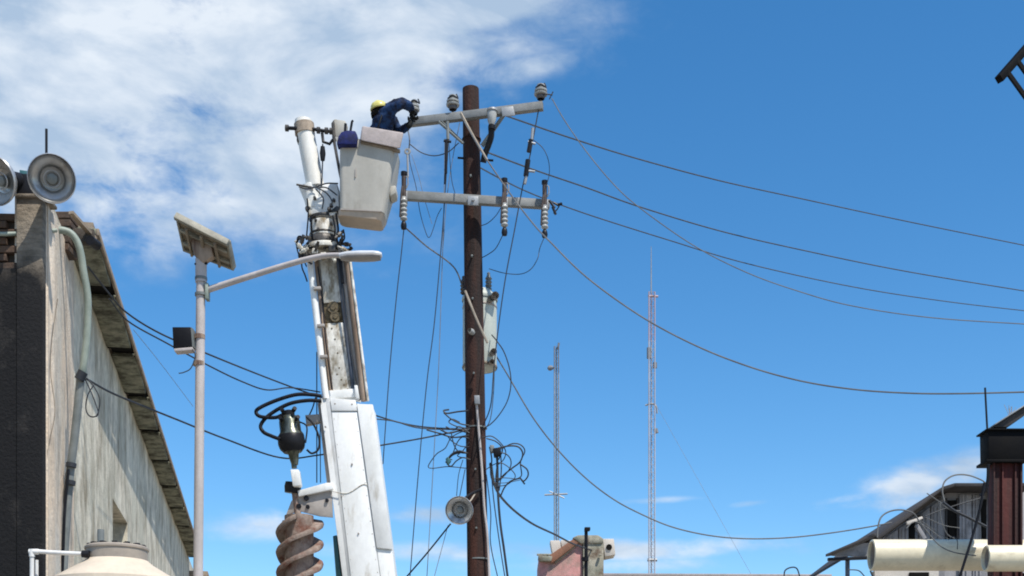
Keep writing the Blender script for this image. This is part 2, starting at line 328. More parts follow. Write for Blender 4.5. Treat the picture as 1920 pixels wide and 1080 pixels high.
# end wall facing the viewer
ZE = CZ + 5.15
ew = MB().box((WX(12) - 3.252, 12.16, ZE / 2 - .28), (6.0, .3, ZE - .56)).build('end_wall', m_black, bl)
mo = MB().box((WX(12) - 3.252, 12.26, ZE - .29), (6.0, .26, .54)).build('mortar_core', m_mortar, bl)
bm0 = None; nb = 0
for rowi in range(7):
    z = ZE - .56 + .04 + rowi * .078
    for i in range(9):
        x = WX(12) - .36 - i * .255 - (.12 if rowi % 2 else 0)
        if bm0 is None:
            bm0 = MB().box((x, 12.12, z), (.238, .12, .066)).build('brick', m_brick, bl, bev=.006, bseg=1)
            # recentre so copies can share the mesh
            c0 = Vector((x, 12.12, z)) - rootloc(bl)
            for v in bm0.data.vertices: v.co -= c0
            bm0.location = c0; base0 = (x, z)
        else:
            c = bm0.copy(); col.objects.link(c); c.parent = bl
            c.location = Vector((x, 12.12 + random.uniform(-.012, .012), z)) - rootloc(bl); c.rotation_euler = (0, random.uniform(-.02, .02), random.uniform(-.03, .03))
# corner post carrying the horns
pz = CZ + 5.25
MB().box((WX(12) - .125, 12.05, pz / 2), (.245, .10, pz)).build('corner_post', m_post, bl, bev=.01)
MB().box((WX(12) - .125, 12.22, pz / 2 - .01), (.24, .235, pz - .03)).build('post_side', m_wall_tan, bl, bev=.01)
MB().box((WX(12) - .105, 12.12, pz + .01), (.30, .3, .035)).build('post_cap', m_post, bl, bev=.012)
# masonry stub beyond the corner
for k in range(5):
    MB().box(P(114 + random.uniform(-2, 2), 404 + k * 15, 13.15) + Vector((0, .12, 0)), (.19, .28, .072)).build('brick', m_brick, bl, bev=.008, bseg=1)
# eave: panels with recessed gaps, fascia, roof slab
OV = .31
ys = [13.32, 15.2, 17.4, 19.5, 21.6, 23.75, 25.9, 28.1, 30.3, 32.5, 34.8]
for i in range(len(ys) - 1):
    a, b = ys[i], ys[i + 1] - .6
    # panel tilts down slightly towards its far end
    vs = [W(a + .02, .0, ZS + .02), W(a + .02, OV, ZS + .02), W(b, OV, ZS - .045), W(b, .0, ZS - .045)]
    vs2 = [v + Vector((0, 0, .09)) for v in vs]
    MB().hexa(vs + vs2).build('soffit_panel', m_soffit, bl, bev=.008)
    MB().beam(W(b + .32, .01, ZS + .082), W(b + .32, OV - .01, ZS + .082), .5, .03).build('gap_shade_bar', m_dark, bl)  # solid near-black bar, painted as the shade up inside the gap
    MB().beam(W(b + .02, .01, ZS + .0), W(b + .02, OV - .01, ZS + .0), .03, .10).build('gap_shade_strip', m_dark, bl)  # black strip painting shade at the panel's far end
    MB().beam(W(b + .55, .0, ZS + .02), W(b + .55, OV, ZS + .02), .05, .03).build('drip_edge', m_soffit, bl)
MB().beam(W(35.0, OV * .8, ZS - .5), W(60, OV * .8, ZS - .5), .5, .35).build('far_eave', m_fascia, bl, bev=.01)
MB().beam(W(13.3, OV + .02, ZS + .055), W(34.9, OV + .02, ZS + .045), .03, .075).build('fascia', m_fascia, bl, bev=.006)
a, b = W(12.4, OV - .02), W(45, OV - .02); c, d = W(45, -5), W(12.4, -5)
rz0 = ZS + .07
MB().hexa([Vector((p.x, p.y, ZS + .10)) for p in (W(13.35, OV - .03), W(34.8, OV - .03), W(34.8, -5), W(13.35, -5))] + [Vector((p.x, p.y, ZS + .17)) for p in (W(13.35, OV - .03), W(34.8, OV - .03), W(34.8, -5), W(13.35, -5))]).build('roof', m_fascia, bl)
MB().beam(P(133, 398, 12.9), P(178, 448, 13.35), .05, .03).build('roof_edge_board', m_fascia, bl)
MB().lathe([(.001, -.02), (.05, -.02), (.05, .12), (.04, .12), (.04, .02), (.001, .02)], P(171, 452, 13.2), (.2, 1, 0)).build('drain_spout', m_black_metal, bl)
MB().beam(W(13.25, -.05, ZS - .03), W(13.25, OV, ZS - .03), .12, .14).build('beam_end', m_black, bl, bev=.01)

# conduit
c = thing('conduit', P(118, 1415, 13.15), 'pale green plastic conduit bent over the corner and running down the stained wall', 'pipe')
MB().tube(spline(cp([(104, 432), (118, 432), (133, 438), (145, 454), (152, 478), (156, 505), (163, 545), (165, 580), (162, 640), (155, 695), (152, 706)], 12.75, 13.0)), .036, 12).build('bent_section', m_green, c)
MB().tube(spline(cp([(152, 700), (142, 800), (131, 890)], 13.0, 13.05)), .042, 12).build('grey_section', m_greypipe, c)
MB().tube(spline(cp([(131, 888), (124, 980), (118, 1080), (100, 1415)], 13.05, 13.1)), .044, 12).build('lower_section', m_greypipe, c)
MB().tube(cp([(156, 697), (148, 712)], 12.97), .05, 12).build('clamp', m_cable, c)
for yy in (872, 905): MB().tube(cp([(134 - (yy - 872) * .05, yy - 4), (133 - (yy - 872) * .05, yy + 4)], 13.02), .052, 12).build('clamp', m_cable, c)
cable([(-60, 439), (0, 439), (38, 438), (60, 437), (80, 434), (106, 432)], 11.9, 12.3, 9, 'horizontal green pipe crossing the brick top of the black end wall', mat=m_green, name='pipe', cat='pipe', seg=10)
cable([(128, 880), (121, 960), (118, 1040), (115, 1120)], 12.9, 12.9, 7, 'thick black cable running down beside the wall conduit behind the tank', mat=m_rubber)
cable([(108, 560), (97, 640), (95, 700), (103, 770), (92, 830), (85, 868), (80, 868)], 12.2, 12.1, 2.2, 'thin rusty wire dangling down the tan corner of the wall', mat=m_fascia, name='wire', cat='wire')
cable([(165, 712), (178, 728), (187, 750), (182, 778), (168, 780), (161, 765), (165, 740), (176, 722)], 13.0, 13.1, 3, 'coiled black cable loop hanging from the wall conduit clamp', mat=m_cable)
cable([(160, 712), (172, 738), (184, 772), (180, 782)], 13.0, 13.0, 2.6, 'short loose cable tail hanging inside the coiled loop', mat=m_cable)
# lightning rod
MB().tube(cp([(85, 372), (87, 300), (87, 242)], 12.25), .013, 8).build('rod', m_black_metal); o = bpy.context.scene.objects['rod']; tag(o, 'thin dark metal rod standing up behind the right horn speaker', 'rod')

# ------------------------------------------------------------------ horns
def horn_mesh_root(loc, axis, R, label, group, body=True):
    t = thing('horn_speaker', loc, label, 'loudspeaker', group)
    ax = Vector(axis).normalized(); o = Vector(loc)
    MB().lathe([(R * .97, .0), (R, .015), (R * 1.03, .0), (R * 1.0, -.02), (R * .9, -.06), (R * .7, -R * .42), (R * .45, -R * .75), (R * .3, -R * 1.0), (R * .3, -R * 1.2)], o, ax, 36).build('bell', m_hornl, t)
    MB().lathe([(R * .965, .004), (R * .93, -.02), (R * .8, -R * .2), (R * .62, -R * .36), (R * .55, -R * .42), (R * .5, -R * .52), (R * .3, -R * .6), (.001, -R * .6)], o, ax, 36).build('inner_bell', m_horn, t)
    MB().lathe([(.001, -R * .2), (R * .15, -R * .21), (R * .22, -R * .27), (R * .24, -R * .55)], o, ax, 28).build('centre_cone', m_greypipe, t)
    MB().lathe([(R * .30, -R * .34), (R * .34, -R * .31), (R * .37, -R * .34), (R * .35, -R * .38)], o, ax, 28).build('reflector_ring', m_hornl, t)
    if body:
        MB().lathe([(.001, -R * 1.75), (R * .38, -R * 1.7), (R * .42, -R * 1.3), (R * .38, -R * 1.1), (.001, -R * 1.1)], o, ax, 20).build('driver', m_black_metal, t)
    return t
h1 = horn_mesh_root(P(97, 335, 11.75), (.30, -1, -.42), .208, 'round grey horn loudspeaker right of the post top, facing the street', 'horn speakers on the corner post')
h2 = horn_mesh_root(P(-8, 339, 11.75), (-.35, -1, -.42), .208, 'horn loudspeaker left of the post top, cut by the photo edge', 'horn speakers on the corner post')
br = thing('speaker_bracket', P(50, 368, 12.05), 'dark mounting bracket between the two horn speakers on the post', 'bracket')
MB().slab([(30, 325), (66, 325), (70, 366), (38, 370), (26, 358)], 11.98, .16).build('block', m_black_metal, br, bev=.01)
MB().beam(P(16, 352, 12.05), P(80, 350, 12.05), .05, .05).build('bar', m_rusty, br, bev=.006)
MB().slab([(36, 318), (52, 320), (54, 340), (38, 340)], 12.16, .06).build('green_lug', m_teal, br, bev=.006)
MB().beam(P(48, 378, 12.04), P(48, 350, 12.04), .06, .06, up=(0, 1, 0)).build('stem', m_rusty, br)

# ------------------------------------------------------------------ solar street lamp
LY = 14.0
sl_ = thing('solar_street_lamp', P(366, HY, LY) - Vector((0, 0, CZ)), 'pale solar street lamp with tilted panel, long arm and black box on its pole', 'street lamp')
base = Vector((P(366, 1080, LY).x, LY, 0)); top = P(377, 470, LY)
MB().tube([base, top], .056, 20, r2=.049).build('pole', m_polepaint, sl_)
MB().tube([base, base + Vector((0, 0, .03))], .18, 16).build('base_plate', m_steel, sl_)
MB().tube(cp([(377, 530), (377, 486)], LY), .062, 16).build('sleeve', m_polepaint, sl_)
for yy in (522, 552): MB().tube(cp([(377, yy - 2), (377, yy + 3)], LY), .067, 16).build('band', m_greypipe, sl_)
MB().slab([(384, 530), (390, 530), (390, 560), (384, 560)], LY - .05, .1).build('arm_bracket', m_green, sl_, bev=.004)
MB().tube(cp([(365, 495), (389, 494)], LY - .03), .012, 8).build('bolt', m_black_metal, sl_)
# arm and head
MB().tube(spline(cp([(388, 544), (450, 524), (530, 499), (585, 484), (618, 479), (650, 479)], LY, LY - .35)), .036, 14, r2=.026).build('arm', m_polepaint, sl_)
hd = MB(); A = P(636, 481, LY - .35); B = P(716, 480, LY - .42); rings = []
for t, wv, hv in ((0, .03, .026), (.06, .04, .034), (.2, .06, .042), (.5, .075, .046), (.8, .075, .044), (.93, .06, .038), (1, .03, .024)):
    cpt = A.lerp(B, t); rings.append([cpt + Vector((0, math.cos(q) * wv, math.sin(q) * hv + .008)) for q in [2 * math.pi * k / 20 for k in range(20)]])
hd.loft(rings).build('lamp_head', m_lampwhite, sl_)
hd = MB(); rings = []
for t, wv, hv in ((.04, .04, .03), (.2, .066, .042), (.5, .082, .047), (.8, .082, .044), (.97, .06, .034)):
    cpt = A.lerp(B, t) + Vector((0, 0, -.014)); rings.append([cpt + Vector((0, math.cos(q) * wv, math.sin(q) * hv * .8)) for q in [2 * math.pi * k / 20 for k in range(20)]])
hd.loft(rings).build('lamp_lens', m_lampgrey, sl_)
# solar panel: corners in space (tilted up to the back-left)
def quad_slab(c4, th, name, mat, parent, bev=0):
    n = (c4[1] - c4[0]).cross(c4[3] - c4[0]).normalized()
    MB().hexa(list(c4) + [p + n * th for p in c4]).build(name, mat, parent, bev=bev)
pA = P(331, 406, 13.75); pB = P(430, 456, 13.85); pC = P(440, 505, 14.25); pD = P(345, 468, 14.15)
# upper long edge A-B, lower long edge D-C (underside towards the viewer)
nrm = (pB - pA).cross(pD - pA).normalized()
if nrm.z < 0: nrm = -nrm
def lerp4(u, v): return (pA.lerp(pB, u)).lerp(pD.lerp(pC, u), v)
def pslab(u0, u1, v0, v1, o0, o1, name, mat, bev=0, n=nrm):
    q = [lerp4(u0, v0), lerp4(u1, v0), lerp4(u1, v1), lerp4(u0, v1)]
    return MB().hexa([p + n * o0 for p in q] + [p + n * o1 for p in q]).build(name, mat, sp, bev=bev)
sp = MB().hexa([p + nrm * .0 for p in (lerp4(.04, .06), lerp4(.96, .06), lerp4(.96, .94), lerp4(.04, .94))] + [p + nrm * .02 for p in (lerp4(.04, .06), lerp4(.96, .06), lerp4(.96, .94), lerp4(.04, .94))]).build('solar_panel', m_panelback, sl_)
for (u0, u1, v0, v1) in ((0, 1, 0, .06), (0, 1, .94, 1), (0, .04, .06, .94), (.96, 1, .06, .94)):
    pslab(u0, u1, v0, v1, -.03, .045, 'frame', m_paneledge, .003)
pslab(.04, .96, .06, .94, .0205, .03, 'cell_sheet', m_solar)
for v in (.3, .7): pslab(.05, .95, v - .035, v + .035, -.05, -.001, 'mounting_rail', m_paneledge, .003)
for u in (.22, .5, .76): pslab(u - .02, u + .02, .07, .93, -.085, -.052, 'cross_bar', m_panelback, .003)
pslab(.0, 1, -.10, -.005, -.06, .02, 'top_channel', m_paneledge, .004)
MB().tube([lerp4(.42, .55) - nrm * .07, P(377, 478, LY)], .045, 12).build('neck', m_polepaint, sl_)
MB().slab([(356, 448), (374, 440), (395, 452), (399, 480), (380, 492), (364, 478)], 13.93, .10).build('junction_box', m_rusty, sl_, bev=.01)
# black box with bracket
bx = MB().slab([(323, 613), (357, 613), (360, 650), (325, 654)], LY - .10, .12).build('battery_box', m_blackbox, sl_, bev=.006)
MB().slab([(326, 653.5), (361, 650.5), (361, 656), (327, 659)], LY - .11, .12).build('box_tray', m_polepaint, sl_, bev=.004)
MB().slab([(357.5, 613), (362, 616), (363, 650), (360.5, 650)], LY - .09, .1).build('box_side', m_greypipe, sl_)
MB().slab([(355, 640), (372, 640), (372, 654), (355, 656)], LY - .02, .04).build('box_bracket', m_steel, sl_)
for yy in (632, 682): MB().tube(cp([(374 - (yy - 632) * .02, yy - 4), (374 - (yy - 632) * .02, yy + 4)], LY), .062, 14).build('band', m_rusty, sl_)
cable([(361, 655), (366, 668), (358, 690), (345, 698), (335, 700)], 13.85, 13.8, 2.4, 'short cable tail hanging from the black box on the lamp pole')

# ------------------------------------------------------------------ left cables
cable([(165, 500), (200, 545), (236, 585), (300, 625), (400, 668, 15), (500, 708, 16.6), (570, 734, 17.4), (615, 748, 17.6), (760, 795, 17.8), (880, 806, 17.9)], 13.5, 17.9, 3.6, 'upper black service cable from the roof eave past the lamp pole to the utility pole', 'service cables from the building')
cable([(205, 560), (240, 602), (310, 642), (400, 690), (455, 716), (500, 731), (545, 727), (600, 735)], 13.9, 17.3, 3.2, 'lower thinner service cable sagging from the eave to the boom', 'service cables from the building')
cable([(155, 706, 13), (200, 732, 13.6), (245, 752, 14.2), (330, 786, 15.4), (420, 822, 16.6), (525, 858, 17.5), (600, 853, 17.7), (720, 834, 17.8), (790, 822, 17.8), (850, 810, 17.85), (880, 806, 17.9)], 13.0, 17.9, 3.8, 'long black cable from the conduit clamp passing behind the auger motor to the pole', 'service cables from the building')
cable([(250, 618), (300, 680), (362, 762)], 15, 20, 1.2, 'very thin grey line slanting down behind the lamp pole', name='wire', cat='wire', mat=m_alu)
cable([(700, 785), (740, 790), (790, 803), (885, 806)], 17.6, 17.9, 2.6, 'thin cable between the white boom and the pole bundle, upper one', 'service cables from the building')

# ------------------------------------------------------------------ water tank
TY = 10.0; tcx = P(219, 1080, TY).x
ts = thing('water_tank', (tcx, TY, 1.35), 'beige plastic water tank with raised neck and sloping shoulder, in front of the wall', 'water tank')
hsd = CZ + 1.374
MB().lathe([(.001, 0), (.47, 0), (.485, .05), (.47, .1), (.485, .3), (.47, .35), (.485, .6), (.47, .65), (.485, 1.0), (.47, hsd - 1.35 - .24), (.48, hsd - 1.35 - .06), (.475, hsd - 1.35)], (tcx, TY, 1.35), seg=48).build('body', m_tank, ts)
MB().lathe([(.475, 0), (.46, .016), (.28, .125), (.25, .15), (.24, .16)], (tcx, TY, hsd), seg=48).build('shoulder', m_tank, ts)
MB().lathe([(.238, .135), (.234, .24), (.243, .243), (.243, .258), (.23, .27), (.05, .30), (.001, .30)], (tcx, TY, hsd), seg=48).build('neck', m_tanklid, ts)
for k in range(14):
    a = 2 * math.pi * k / 14; MB().box((tcx + .2 * math.cos(a), TY + .2 * math.sin(a), hsd + .275), (.05, .04, .02), Matrix.Rotation(a, 3, 'Z')).build('lid_lug', m_black_metal, ts, bev=.005, bseg=1)
MB().lathe([(.001, 0), (.026, 0), (.026, .12), (.001, .12)], P(189, 1022, 9.9), seg=12).build('vent_stub', m_greypipe, ts)
st = thing('tank_stand', (tcx, TY, 0), 'concrete block stand under the beige water tank', 'stand')
for ix in (-1, 1):
    for k in range(6): MB().box((tcx + ix * .33, TY, .105 + k * .205), (.22, .9, .195)).build('concrete_block', m_oldconc, st, bev=.01)
MB().box((tcx, TY, 1.29), (1.0, 1.0, .11)).build('platform', m_oldconc, st, bev=.01)
pv = thing('water_pipe', P(62, 1400, 9.8), 'thin white plastic water pipe bending into the tank neck', 'pipe')
MB().tube(spline(cp([(60, 1400), (60, 1200), (60, 1060), (60, 1040), (62, 1035), (70, 1034), (100, 1036), (164, 1039)], 9.8), 6), .017, 10).build('pipe_run', m_pvcw, pv)
MB().tube(cp([(60, 1044), (60, 1030)], 9.8), .023, 10).build('elbow', m_pvcw, pv)
MB().tube(cp([(55, 1034.5), (72, 1034.5)], 9.8), .022, 10).build('elbow', m_pvcw, pv)
MB().tube(cp([(154, 1038.6), (168, 1039)], 9.8), .028, 10).build('coupling', m_black_metal, pv)
cable([(69, 1050), (69, 1120), (69, 1300)], 9.9, 9.9, 7, 'second thin white plastic pipe standing just behind the bent one', name='water_pipe', cat='pipe', mat=m_pvcw, seg=8)

# ------------------------------------------------------------------ boom truck
BY = 16.8
bt = thing('boom_truck', P(720, HY, BY) * 1 - Vector((0, 0, CZ)), 'white telescopic utility boom with worn extension, raised beside the wooden pole', 'boom lift')
def bs(poly, Y, d, name, mat, bev=.006): return MB().slab(poly, Y, d).build(name, mat, bt, bev=bev)
def ln(x0, y0, x1, y1, y): return x0 + (x1 - x0) * (y - y0) / (y1 - y0)
lf = lambda y: ln(598, 745, 641, 1080, y); rt = lambda y: ln(699, 757, 742, 1080, y)
g1 = lambda y: ln(618, 745, 657, 1080, y); g2 = lambda y: ln(668, 755, 706, 1030, y)
YB = 1345
bs([(lf(747) + 1, 747), (rt(760) - 1, 760), (rt(YB) - 1, YB), (lf(YB) + 1, YB)], BY + .03, .42, 'boom_box', m_white)
q = [P(lf(YB) + 1, YB, BY + .075), P(g1(YB) - .7, YB, BY - .002), P(g1(YB) - .7, YB, BY + .06), P(lf(YB) + 1, YB, BY + .13)]
q2 = [P(lf(746) + 1, 746, BY + .075), P(g1(746) - .7, 746, BY - .002), P(g1(746) - .7, 746, BY + .06), P(lf(746) + 1, 746, BY + .13)]
MB().hexa(q + q2).build('edge_strip', m_white, bt, bev=.003)
bs([(g1(746) + .7, 746), (g2(750) - .7, 750), (g2(770) - .7, 770), (g1(770) + .7, 770)], BY - .012, .05, 'cover_plate', m_white, .004)
bs([(g1(772) + .7, 772), (g2(772) - .7, 772), (g2(YB) - .7, YB), (g1(YB) + .7, YB)], BY, .05, 'cover_plate', m_white, .006)
bs([(g2(757) + .7, 757), (rt(757), 758), (rt(1028) , 1030), (g2(1026) + .7, 1027)], BY - .02, .07, 'side_cover', m_white, .008)
bs([(g2(1030) + .7, 1031), (rt(1031) - 1, 1033), (rt(YB) - 1, YB), (g2(YB) + .7, YB)], BY + .006, .05, 'edge_strip', m_white, .006)
# darker plate on the left: paints the shade of the boom's side face
bs([(lf(747) - 3, 756), (lf(747) + 5, 752), (lf(905) + 5, 905), (lf(905) - 6, 905)], BY + .12, .3, 'side_shade_plate', m_plate)
for (x, y) in ((628, 757), (660, 758), (610, 800), (690, 775), (672, 1000), (640, 930), (660, 870)):
    MB().lathe([(.001, -.004), (.010, -.003), (.012, 0), (.012, .02)], P(x, y, BY - .012), (0, 1, 0), 10).build('bolt', m_plate, bt)
MB().tube(spline(cp([(612, 918), (650, 925), (682, 908), (696, 918)], BY - .003)), .006, 6).build('weld_bead', m_white_worn, bt)
for k in range(14):
    y = 785 + k * 24
    for x in (g1(y) + 4, g2(y) - 4):
        MB().lathe([(.001, -.003), (.006, -.002), (.008, .012)], P(x, y, BY - .001), (0, 1, 0), 6).build('rivet', m_white_worn, bt)
# teal plate at lower left
bs([(624, 1005), (631, 1003), (640, 1085), (630, 1085)], BY + .1, .2, 'blue_plate', m_teal)
# extension section
MB().tube(cp([(581, 486), (611, 748)], BY + .05), .044, 16).build('hydraulic_tube', m_white, bt)
MB().tube(cp([(592, 486), (622, 748)], BY + .12), .03, 12).build('hydraulic_tube', m_rusty, bt)
bs([(592, 478), (640, 474), (672, 742), (612, 742)], BY + .16, .3, 'inner_boom', m_white_worn)
bs([(600, 486), (636, 484), (645, 566), (607, 568)], BY + .10, .07, 'wear_panel', m_white_worn)
bs([(610, 606), (650, 604), (664, 732), (625, 736)], BY + .10, .07, 'wear_panel', m_white_worn)
bs([(606, 569), (646, 567), (650, 603), (611, 605)], BY + .125, .05, 'grease_plate', m_brownpatch)
for (x, y, r) in ((625, 577, .085), (629, 594, .075)):
    MB().lathe([(.001, -.03), (r * .4, -.03), (r * .45, -.015), (r * .9, -.02), (r, 0), (r, .03)], P(x, y, BY + .10), (0, 1, 0), 18).build('sheave', m_brownpatch, bt)
for (x, y) in ((622, 616), (628, 636), (633, 662), (636, 690), (632, 702), (652, 730), (640, 712), (645, 722)):
    MB().lathe([(.001, -.004), (.012, -.003), (.015, .02)], P(x, y, BY + .10), (0, 1, 0), 8).build('bolt', m_brownpatch, bt)
bs([(606, 733), (668, 728), (671, 744), (608, 748)], BY + .06, .2, 'end_frame', m_white, .008)
bs([(664, 722), (670, 722), (674, 747), (667, 747)], BY - .01, .2, 'end_lug', m_white, .006)
MB().tube(cp([(633, 480), (664, 745)], BY + .10), .028, 12).build('rail', m_bluegrey, bt)
MB().tube(cp([(641, 478), (675, 750)], BY + .06), .026, 12).build('rail', m_plate, bt)
MB().tube(cp([(650, 476), (683, 752)], BY + .02), .042, 16).build('extension_ram', m_rusty, bt)
MB().tube(cp([(655, 476), (690, 752)], BY - .02), .018, 10).build('hydraulic_tube', m_white_worn, bt)
bs([(634, 484), (640, 484), (645, 530), (640, 530)], BY - .02, .05, 'slot_plate', m_black_metal)
for (x, y, w_, h_) in ((594, 540, 7, 5), (601, 610, 7, 5), (606, 668, 7, 5)):
    bs([(x - w_, y - h_ / 2), (x + w_, y - h_ / 2 - 1), (x + w_ + .6, y + h_ / 2 - 1), (x - w_ + .6, y + h_ / 2)], BY - .04, .07, 'pipe_clamp', m_plate if x < 650 else m_rusty, .003)
MB().tube(spline(cp([(596, 500), (604, 560), (611, 640), (622, 730)], BY + .02)), .010, 6).build('hose', m_rubber, bt)
MB().tube(spline(cp([(638, 490), (643, 560), (655, 640), (669, 722)], BY + .02)), .012, 6).build('hose', m_cable, bt)
# turret area
tu = P(606, 466, BY + .1)
MB().lathe([(.001, -.03), (.27, -.03), (.28, 0), (.27, .03), (.22, .04), (.001, .04)], P(604, 470, BY + .12), (-.1, 0, 1), 28).build('turret_flange', m_white_worn, bt)
MB().lathe([(.20, 0), (.205, .05), (.19, .1), (.17, .12)], P(606, 462, BY + .12), (-.08, 0, 1), 28).build('slew_ring', m_grease, bt)
MB().lathe([(.14, 0), (.175, .02), (.18, .16), (.17, .22), (.001, .23)], P(607, 449, BY + .12), (-.06, 0, 1), 28).build('turret_barrel', m_white_worn, bt)
MB().lathe([(.178, 0), (.185, .015), (.178, .03)], P(606, 443, BY + .12), (-.06, 0, 1), 28).build('ring', m_grease, bt)
MB().lathe([(.176, 0), (.182, .02), (.176, .04)], P(605, 414, BY + .12), (-.06, 0, 1), 28).build('ring', m_grease, bt)
bs([(578, 372), (634, 362), (636, 392), (626, 404), (582, 402)], BY - .02, .34, 'knuckle', m_white, .012)
bs([(574, 372), (579, 372), (583, 402), (577, 402)], BY - .06, .4, 'side_plate', m_white_worn)
bs([(596, 344), (632, 342), (636, 368), (580, 378), (578, 360)], BY + .02, .25, 'knuckle_cover', m_white, .01)
MB().slab([(579, 403), (633, 396), (637, 388), (631, 386), (620, 395), (600, 399), (580, 404)], BY - .035, .3).build('seal', m_grease, bt)
for (x, y, r) in ((577, 391, .035), (590, 371, .02), (621, 385, .022), (626, 375, .02), (617, 392, .025), (592, 413, .02), (621, 418, .02), (597, 430, .02)):
    MB().lathe([(.001, -.03), (r * .7, -.03), (r, -.01), (r, .05)], P(x, y, BY - .05), (0, 1, 0), 12).build('pin', m_grease, bt)
rr = random.Random(3)
fit = [(566, 452), (570, 470), (563, 478), (578, 446), (586, 478), (600, 482), (618, 476), (630, 462), (640, 452), (645, 468), (652, 472), (636, 440), (650, 458), (562, 462), (574, 486), (594, 462), (614, 460), (626, 484), (582, 462), (641, 478)]
for i, (x, y) in enumerate(fit):
    a = P(x, y, BY - .12 + rr.uniform(-.05, .08)); d = Vector((rr.uniform(-1, 1), rr.uniform(-.4, .4), rr.uniform(-1, 1))).normalized() * rr.uniform(.05, .10)
    MB().tube([a - d, a - d * .3, a - d * .3, a + d * .4, a + d * .4, a + d], [.018, .018, .03, .03, .02, .02], 8).build('fitting', (m_grease, m_white_worn, m_black_metal, m_grease)[i % 4], bt)
for (x, y, s) in ((568, 474, 14), (640, 470, 12), (590, 470, 10), (622, 466, 12), (606, 478, 10)):
    bs([(x - s / 2, y - s / 2), (x + s / 2, y - s / 2 - 1), (x + s / 2 + 1, y + s / 2 - 2), (x - s / 2, y + s / 2)], BY - .13, .14, 'valve_block', (m_grease if s > 11 else m_white_worn))
for k, pts in enumerate([[(572, 446), (560, 444), (558, 456), (564, 468), (570, 480)], [(566, 480), (566, 500), (572, 516), (576, 528)], [(576, 372), (578, 400), (576, 430), (574, 450)],
                         [(630, 400), (634, 430), (632, 450), (640, 466)], [(624, 404), (628, 436), (620, 456)], [(644, 430), (646, 446), (640, 456)], [(583, 404), (585, 440), (590, 458)],
                         [(556, 462), (560, 476), (570, 490), (575, 500)], [(648, 455), (656, 462), (655, 474)], [(562, 446), (556, 456), (560, 466)]]):
    MB().tube(spline(cp(pts, BY - .12 - .015 * k, BY - .1)), .010 if k % 3 else .014, 6).build('hose', m_rubber, bt)
# upper fibreglass arm
MB().tube(cp([(572, 246), (592, 352)], BY + .08), .118, 28).build('upper_arm', m_fibre, bt)
MB().tube(cp([(577, 350), (584, 372), (588, 392)], BY + .06), [.115, .10, .09], 24).build('arm_socket', m_white, bt)
MB().tube(cp([(570, 233), (572, 252)], BY + .08), .132, 28).build('arm_collar', m_collar, bt)
MB().lathe([(.115, 0), (.11, .05), (.06, .075), (.001, .08)], P(569, 233, BY + .08), (-.05, 0, 1), 28).build('arm_cap', m_fibre, bt)
bs([(556, 236), (562, 236), (562, 268), (556, 264)], BY + .02, .12, 'collar_bracket', m_grease)
MB().tube(cp([(536, 240), (560, 241)], BY + .0), .024, 10).build('levelling_rod', m_black_metal, bt)
MB().tube(cp([(586, 242), (612, 246), (640, 248)], BY + .0, BY + .2), .022, 10).build('levelling_rod', m_black_metal, bt)
for x in (538, 597, 612, 621): MB().tube(cp([(x - 3, 240 + (x - 538) * .07), (x + 3, 240.4 + (x - 538) * .07)], BY + .0), .042, 10).build('rod_collar', m_grease, bt)
MB().tube(cp([(556, 346), (588, 352)], BY - .05), .014, 8).build('strap', m_grease, bt)
MB().tube(cp([(604, 249), (606, 266), (618, 270), (624, 262)], BY - .02), .02, 8).build('hook', m_black_metal, bt)
MB().lathe([(.001, -.10), (.028, -.09), (.04, 0), (.028, .09), (.001, .10)], P(605, 288, BY - .02), (0, 0, 1), 14).build('hook_weight', m_black_metal, bt)
MB().tube(cp([(605, 270), (605, 300), (603, 350)], BY - .02), .009, 6).build('winch_line', m_cable, bt)
for pts in ([(594, 350), (612, 344), (634, 344)], [(594, 352), (612, 352), (632, 366)], [(596, 352), (612, 362), (622, 376), (622, 388)], [(592, 354), (606, 372), (604, 392)], [(560, 350), (575, 354), (594, 350)]):
    MB().tube(spline(cp(pts, BY - .1, BY - .06)), .009, 6).build('hose', m_cable, bt)
# pedestal and deck of the truck (below the frame)
ct = P(708, 1345, BY)
MB().lathe([(.45, 0), (.45, .1), (.3, .12), (.28, ct.z - 1.1)], (ct.x, BY + .24, 1.1), seg=24).build('pedestal', m_white, bt)
MB().box((ct.x, BY + 1.2, 1.0), (2.3, 6.0, .18)).build('deck', m_white_worn, bt, bev=.02)
MB().box((ct.x, BY + 5.2, 1.45), (2.2, 1.6, 1.5)).build('cab', m_white, bt, bev=.15, bseg=4)
for sx_ in (-1, 1):
    for yy in (BY - .8, BY + 5.2):
        wh = MB().lathe([(.25, -.13), (.42, -.14), (.45, -.08), (.45, .08), (.42, .14), (.25, .13)], (ct.x + sx_ * .95, yy, .45), (1, 0, 0), 28).build('wheel', m_rubber, bt)
        MB().lathe([(.001, -.1), (.1, -.12), (.26, -.06), (.26, .06), (.1, .12), (.001, .1)], (ct.x + sx_ * .95, yy, .45), (1, 0, 0), 24).build('rim', m_white, wh)
# auger bracket
MB().slab([(558, 920), (612, 905), (624, 905), (624, 917), (560, 931)], BY - .02, .2).build('auger_bracket', m_white, bt, bev=.006)
MB().slab([(556, 928), (622, 914), (624, 970), (600, 968), (560, 958), (536, 966), (546, 940)], BY + .03, .03).build('bracket_plate', m_plate, bt, bev=.004)
for (x, y, s) in ((574, 934, 5), (613, 938, 3.5), (560, 949, 5), (577, 950, 4)):
    MB().lathe([(.001, -.02), (s * .006, -.02), (s * .007, .0), (s * .007, .02)], P(x, y, BY + .02), (0, 1, 0), 12).build('plate_hole', m_black_metal, bt)
bs([(572, 778), (600, 776), (601, 790), (574, 796)], BY + .1, .12, 'motor_mount', m_plate)

